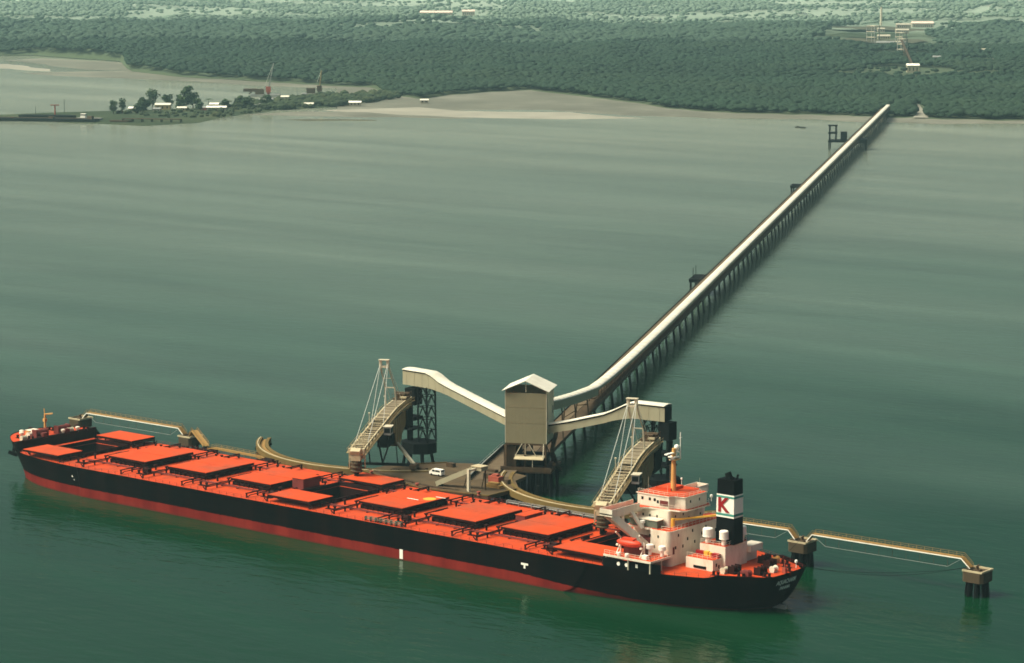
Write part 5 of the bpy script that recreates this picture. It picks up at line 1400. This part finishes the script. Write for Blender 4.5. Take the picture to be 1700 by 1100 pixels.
hut(-1408,1282,8,6,2.8,39,('redsteel','greysteel'),'rusty red shed just left of the long white shed')
hut(-1395,1345,9,6,3.2,39,('render','greysteel'),'grey shed among the dark trees at the bend of the spit')
hut(-1440,1400,14,8,4.0,39,('clad','greysteel'),'long grey workshop beside the crane barges')
hut(-1452,1440,8,6,4.5,39,('render','roof'),'small pale office beside the grey workshop')
for k_, (x, y, L, W, m_, lb) in enumerate(((-1930,3400,12,9,'seam','small pale roof deep in the inland clearing'),(-1400,2820,12,9,'seam','pale roof in the trees right of the inland conveyor'),(-1340,2580,10,8,'greysteel','grey roof by the pale track right of the inland conveyor'),(-1080,2520,12,8,'seam','pale roof alone in the forest at the right of the picture'),(-1060,2900,16,9,'seam','cream roof near the right edge of the picture below the top'),(-1900,3900,20,12,'pinkroof','pinkish roof at the top edge right of the plant'))):
    hut(x, y, L, W, 6, 39, ('render', m_), lb)
# barge quay running out of the frame on the left
jq = thing('quay_wall', (-1480, 1098, 0), 'long low dark quay wall running out of the picture on the left', 'quay')
mb = MB(); A = Vector((-1660,960,0)); B_ = Vector((-1372,1108,0)); L_ = (B_-A); 
mb.beam((A.x, A.y, 1.3), (B_.x, B_.y, 1.3), 13, 3.0); part(mb, 'wall', M['dark'], jq)
mb = MB(); mb.beam((A.x-1, A.y+4, 3.05), (B_.x-1, B_.y+4, 3.05), 3.0, .4); part(mb, 'kerb', M['concrete'], jq)
mb = MB()
for k in range(9): p = A + L_*(k/8*.95+.03); mb.box(p.x-3, p.x+3, p.y-1.5, p.y+1.5, 2.81, 3.6 + (k%3))
part(mb, 'stacked_cargo', M['brown'], jq)
def vessel(x, y, L, W, h, az, label, mat='dark', house_=None, cat='barge', name='barge'):
    o = thing(name, (x, y, 0), label, cat)
    c, s = math.cos(R(az)), math.sin(R(az)); U = Vector((c,s,0)); V = Vector((-s,c,0))
    pl = [(-.5,-.42),(-.46,-.5),(.36,-.5),(.5,0),(.36,.5),(-.46,.5),(-.5,.42)]
    rings = []
    for z, k in ((-.5,.9),(h*.5,.97),(h,1.0)): rings.append([tuple(Vector((x,y,z))+U*(a*L*k)+V*(b*W*k)) for a, b in pl])
    part(MB().loft(rings), 'hull', M[mat], o)
    if house_:
        a, hh, m_ = house_; mb = MB(); mb.frame(Vector((x,y,h+hh/2))+U*(a*L), U*(L*.09), V*(W*.3), (0,0,hh/2)); w_ = part(mb, 'deckhouse', M[m_], o)
        mb = MB(); mb.frame(Vector((x,y,h+hh*.7))+U*(a*L), U*(L*.092), V*(W*.305), (0,0,hh*.12)); part(mb, 'window', M['glass'], w_)
    return o
vessel(-1431,1100,56,14,4.5,27,'long dark barge lying at the quay left of the white boat')
vessel(-1392,1117,26,7,2.6,27,'pale green boat moored under the seaward trees','greysteel',(-.25,4,'purewhite'),'boat','boat')
vessel(-1352,1120,22,7,2.0,27,'low brown barge beside the piled landing stage','brown')
ls = thing('landing_stage', (-1325, 1143, 0), 'piled timber landing stage at the tip of the spit', 'jetty')
mb = MB(); mb.beam((-1352,1122,3.4), (-1304,1150,3.4), 5, .6); part(mb, 'deck', M['brown'], ls)
for k in range(7):
    for q in (-2, 2):
        t = k/6; x, y = lerp(-1352,-1304,t)+q*.5, lerp(1122,1150,t)-q*.86; mb = MB(); mb.tube((x,y,3.2),(x,y,-2),.5,.5,6); part(mb, 'pile', M['dark'], ls)
dk = thing('davit_post', (-1462, 1135, 0), 'red T shaped post standing on the dark quay', 'post')
mb = MB(); mb.tube((-1462,1135,0),(-1462,1135,11),.8,.6); mb.beam((-1465,1132,11),(-1459,1138,11),1.2,.8); part(mb, 'post', M['redsteel'], dk)
for x, y, h in ((-1482,1128,9),(-1500,1180,13)):
    mb = MB(); mb.tube((x,y,0),(x,y,h),.25,.18,6); mb.box(x-.5,x+.5,y-.1,y+.1,h-.6,h-.3); tag(part(mb,'channel_marker',M['dark'],origin=(x,y,0)), 'thin pole standing on the quay near the red post' if h < 10 else 'thin dark pole standing in the bay water behind the quay', 'pole')
def crane_barge(x, y, jib, jz, label, jm, big):
    o = thing('crane_barge', (x, y, 0), label, 'crane barge', 'crane barges behind the spit')
    U = Vector((.77,.63,0)); V = Vector((-.63,.77,0))
    mb = MB(); mb.frame((x,y,1.2), U*16, V*7, (0,0,1.6)); part(mb, 'hull', M['greysteel'], o)
    mb = MB(); mb.frame(Vector((x,y,5.6))-U*6, U*4.5, V*4, (0,0,2.8)); part(mb, 'deckhouse', M['concrete'], o)
    mb = MB(); mb.frame(Vector((x,y,8.0))+U*3.4, U*2.6, V*2.4, (0,0,2.9)); mb.frame(Vector((x,y,3.8))+U*3.4, U*1.6, V*1.6, (0,0,1.3)); part(mb, 'crane_cab', M['redsteel' if big else 'brown'], o)
    a = Vector((x,y,11))+U*4; b = a + U*jib*.22 + Vector((0,0,jz))
    mb = MB()
    for q in (-1, 1): mb.beam(a+V*q*1.2, b+V*q*.6, 1.0); 
    for k in range(9): t=k/8; mb.beam(a+(b-a)*t-V*(1.2-.7*t), a+(b-a)*min(1,t+.11)+V*(1.2-.7*t), .3)
    part(mb, 'jib', M[jm], o)
    mb = MB(); mb.tube(a - U*3.4 + Vector((0,0,3)), b, .14, .14, 5); part(mb, 'stay_wire', M['wire'], o)
    if big:
        mb = MB(); mb.frame(Vector((x,y,7.2))-U*17, U*6.5, V*4, (0,0,1.5)); mb.beam(Vector((x,y,3))-U*18, Vector((x,y,6))-U*14, 1.2); part(mb, 'ramp', M['brown'], o)
    return o
crane_barge(-1530, 1490, 24, 25, 'crane barge with a tall pale jib and a red cab behind the spit', 'greysteel', True)
crane_barge(-1500, 1538, 8, 16, 'lower brown crane barge right of the one with the tall pale jib', 'tan', False)

# ------------------------------------------------------------------ plant, sheds and roofs inland
hut(-3105,3585,66,16,11,39,('render','pinkroof'),'long far shed with a pale pink roof at the top of the picture')
hut(-3092,3672,26,14,10,39,('render','pinkroof'),'shorter far shed right of the long pale pink roof')
hut(-2060,3690,26,12,7,39,('render','seam'),'pale roofed shed right of the plant chimney')
hut(-2085,3800,40,16,10,39,('render','pinkroof'),'tall pinkish plant building at the back of the clearing')
hut(-1900,3420,22,12,6,39,('render','seam'),'cream roofed shed below the pinkish plant building')
hut(-1790,3180,20,12,5,39,('clad','seam'),'low pale shed in the middle of the plant clearing')
hut(-1660,2990,46,10,4,39,('clad','greysteel'),'long grey stockpile shed at the lower edge of the plant')
hut(-1223,2322,15,11,9,39,('clad','purewhite'),'white roofed conveyor house in the trees above the jetty root', 'house', 'house')
hut(-2060,3020,20,10,5,39,('render','purewhite'),'white roof among trees near the right edge', ) if False else None
hut(-1280,3060,20,9,5,10,('render','greysteel'),'light grey roof among the trees near the right edge')
hut(-1180,2950,14,8,4,39,('render','greysteel'),'second small grey roof near the right edge, lower than the other')
ch = thing('plant_chimney', (-2135,3735,0), 'pale slim chimney rising from the inland plant', 'chimney')
az_, r_ = polar((-2135,3735)); zz = hill(az_, r_)
mb = MB(); mb.tube((-2135,3735,zz),(-2135,3735,zz+34),2.4,1.9,12); part(mb,'stack',M['trim'],ch)
mb = MB(); mb.tube((-2135,3735,zz+34.003),(-2135,3735,zz+35),2.3,2.3,12); part(mb,'rim',M['greysteel'],ch)
def frame_tower(x, y, w, h, label):
    az, r = polar((x,y)); z = hill(az, r); o = thing('plant_tower', (x,y,z), label, 'plant tower', 'steel frames of the inland plant')
    for a in (-1,1):
        for b in (-1,1): mb = MB(); mb.beam((x+a*w,y+b*w,z),(x+a*w,y+b*w,z+h),.9); part(mb,'leg',M['greysteel'],o)
    mb = MB()
    for k in range(3):
        q = z+h*(k+1)/3
        mb.box(x-w-.6,x+w+.6,y-w-.6,y+w+.6,q-.8,q)
    part(mb,'floor',M['trim'],o); return o
frame_tower(-1690,2985,7,26,'grey steel frame at the left of the plant, leftmost of the frames')
frame_tower(-1640,2985,6,20,'shorter grey steel frame beside the leftmost one')
frame_tower(-1475,2715,5,22,'slim grey conveyor tower above the white roofed house')
cg = thing('inland_conveyor', (-1223,2310,0), 'pale inland conveyor climbing from the jetty root to the plant', 'conveyor')
mb = MB(); mb.beam((-1228,2330,12), (-1475,2712,26), 2.4, 1.8); part(mb, 'gallery', M['brown'], cg)
mb = MB()
for k in range(8):
    t = k/8; x, y = lerp(-1228,-1475,t), lerp(2330,2712,t); az, r = polar((x,y)); mb.beam((x,y,hill(az,r)),(x,y,lerp(10.8,24.8,t)),.8)
part(mb, 'bent', M['brown'], cg)
for x, y, lb in ((-829,1462,'small dark boat lying off the beach, left of its twin'),(-820,1457,'small dark boat lying off the beach, right of its twin')):
    vessel(x, y, 5.5, 1.8, .8, 20, lb, 'dark', (0,.8,'brown'), 'boat', 'boat')

# ------------------------------------------------------------------ forest: crowns scattered by world position as one mass
nrg = np.random.default_rng(5)
def ico(sub):
    bm = bmesh.new(); bmesh.ops.create_icosphere(bm, subdivisions=sub, radius=1.0)
    v = np.array([p.co[:] for p in bm.verts]); f = np.array([[q.index for q in p.verts] for p in bm.faces]); bm.free(); return v, f
def crown_templates(sub, k):
    v, f = ico(sub); out = []
    for i in range(k):
        q = v.copy()
        for j in range(len(q)): q[j] *= 1 + .28*mnoise.noise(Vector(q[j]*1.9) + Vector((i*7.3, 2, 1)))
        q[:,2] = np.where(q[:,2] < 0, q[:,2]*.75, q[:,2]); out.append(q)
    return out, f
def near_line(x, y, line, w):
    p = np.stack([x, y], 1); dmin = np.full(len(x), 1e9)
    for a, b in zip(line, line[1:]):
        a, b = np.array(a), np.array(b); ab = b-a; t = np.clip(((p-a)@ab)/(ab@ab), 0, 1)
        dmin = np.minimum(dmin, np.linalg.norm(p-(a+t[:,None]*ab), axis=1))
    return dmin < w
def scatter(name, r0, r1, spacing, size, sub, mat, thin=0.0, seed=1):
    area = (AZ1-AZ0)*.5*(r1*r1-r0*r0); n = int(area/spacing**2)
    az = nrg.uniform(AZ0, AZ1, n); r = np.sqrt(nrg.uniform(r0*r0, r1*r1, n))
    fr = np.array([front(a) for a in az]); keep = r > fr + 3
    az, r = az[keep], r[keep]
    x = CAM[0]-np.sin(az)*r; y = CAM[1]+np.cos(az)*r
    bad = near_line(x, y, ROAD[:3], 5) | near_line(x, y, ROAD[8:], 24) | near_line(x, y, [T(1640,0,0)[:2], T(1790,0,0)[:2], (-1223,2310)], 1.5) | near_line(x, y, [(-1228,2330),(-1475,2712)], 2)
    for c, w in CLEAR: bad |= (np.hypot(x-c[0], y-c[1]) < w)
    for c, rx, ry in (((-3105,3585),52,30),((-3092,3672),34,30),((-1280,3060),22,40),((-1180,2950),18,34)): bad |= (np.abs(x-c[0]) < rx) & (np.abs(y-c[1]) < rx)
    if thin > 0:
        dens = np.array([mnoise.noise(Vector((a*.0024, b*.0024, seed))) for a, b in zip(x, y)])
        bad |= nrg.uniform(0, 1, len(x)) > np.clip((dens - (thin-.5))*2.6 + .5, 0.05, 1)
    x, y, az, r = x[~bad], y[~bad], az[~bad], r[~bad]; n = len(x)
    tv, tf = crown_templates(sub, 4); nv, nf = len(tv[0]), len(tf)
    V = np.empty((n*nv, 3), np.float32); F = np.empty((n*nf, 3), np.int32)
    big = np.array([mnoise.noise(Vector((a*.006, b*.006, 3))) for a, b in zip(x, y)])
    for i in range(n):
        s = size*nrg.uniform(.65, 1.25)*(1+.35*big[i]); h = s*nrg.uniform(.75, 1.15); a = nrg.uniform(0, 6.28); c, d_ = math.cos(a), math.sin(a)
        q = tv[i % 4]; z = hill(az[i], r[i])
        V[i*nv:(i+1)*nv, 0] = x[i] + s*(q[:,0]*c - q[:,1]*d_); V[i*nv:(i+1)*nv, 1] = y[i] + s*(q[:,0]*d_ + q[:,1]*c); V[i*nv:(i+1)*nv, 2] = z + h*1.0 + h*q[:,2]*.6
        F[i*nf:(i+1)*nf] = tf + i*nv
    me = bpy.data.meshes.new(name); me.vertices.add(len(V)); me.vertices.foreach_set('co', V.ravel())
    me.loops.add(F.size); me.loops.foreach_set('vertex_index', F.ravel()); me.polygons.add(len(F)); me.polygons.foreach_set('loop_start', np.arange(0, F.size, 3, dtype=np.int32)); me.update(calc_edges=True); me.shade_smooth()
    me.materials.append(mat); o = bpy.data.objects.new(name, me); COL.objects.link(o); o['kind'] = 'stuff'
    return o
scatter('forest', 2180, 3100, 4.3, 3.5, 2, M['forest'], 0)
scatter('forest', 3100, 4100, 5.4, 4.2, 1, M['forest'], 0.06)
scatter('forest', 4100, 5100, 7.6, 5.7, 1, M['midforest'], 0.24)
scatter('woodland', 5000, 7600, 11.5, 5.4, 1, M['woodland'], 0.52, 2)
def scrub(name, poly, n, size, seed):
    rg = random.Random(seed); xs = [p[0] for p in poly]; ys = [p[1] for p in poly]; mb = MB()
    tv, tf = crown_templates(1, 3); k = 0
    while k < n:
        x, y = rg.uniform(min(xs), max(xs)), rg.uniform(min(ys), max(ys)); ins = False; j = len(poly)-1
        for i in range(len(poly)):
            if (poly[i][1] > y) != (poly[j][1] > y) and x < (poly[j][0]-poly[i][0])*(y-poly[i][1])/(poly[j][1]-poly[i][1])+poly[i][0]: ins = not ins
            j = i
        if not ins: continue
        s = size*rg.uniform(.5, 1.3); q = tv[k % 3]; k += 1
        mb.add([(x+s*a[0], y+s*a[1], .8+s*.5+s*.8*a[2]) for a in q], [tuple(int(i) for i in f) for f in tf])
    return part(mb, name, M['scrub'], kind='stuff')
scrub('shore_scrub', [(-1462,1395),(-1480,1600),(-1450,1640),(-1390,1545),(-1350,1420),(-1362,1338),(-1420,1310)], 520, 4.0, 1)
scrub('shore_scrub', [(-1440,1190),(-1432,1270),(-1440,1320),(-1365,1345),(-1325,1223),(-1345,1180)], 130, 2.6, 2)

# ------------------------------------------------------------------ humid air
mb = MB(); mb.box(-9500, 3500, -1500, 9500, -1.0, 185.0)
hz = bpy.data.materials.new('humid_air'); hz.use_nodes = True; hn, hl = hz.node_tree.nodes, hz.node_tree.links
for nn in list(hn):
    if nn.type != 'OUTPUT_MATERIAL': hn.remove(nn)
pv = hn.new('ShaderNodeVolumePrincipled'); pv.inputs['Color'].default_value = (0.56, 0.94, 1.0, 1); pv.inputs['Density'].default_value = 5.0e-5; pv.inputs['Anisotropy'].default_value = 0.2
hl.new(pv.outputs[0], [q for q in hn if q.type == 'OUTPUT_MATERIAL'][0].inputs['Volume'])
part(mb, 'haze', hz, kind='stuff')
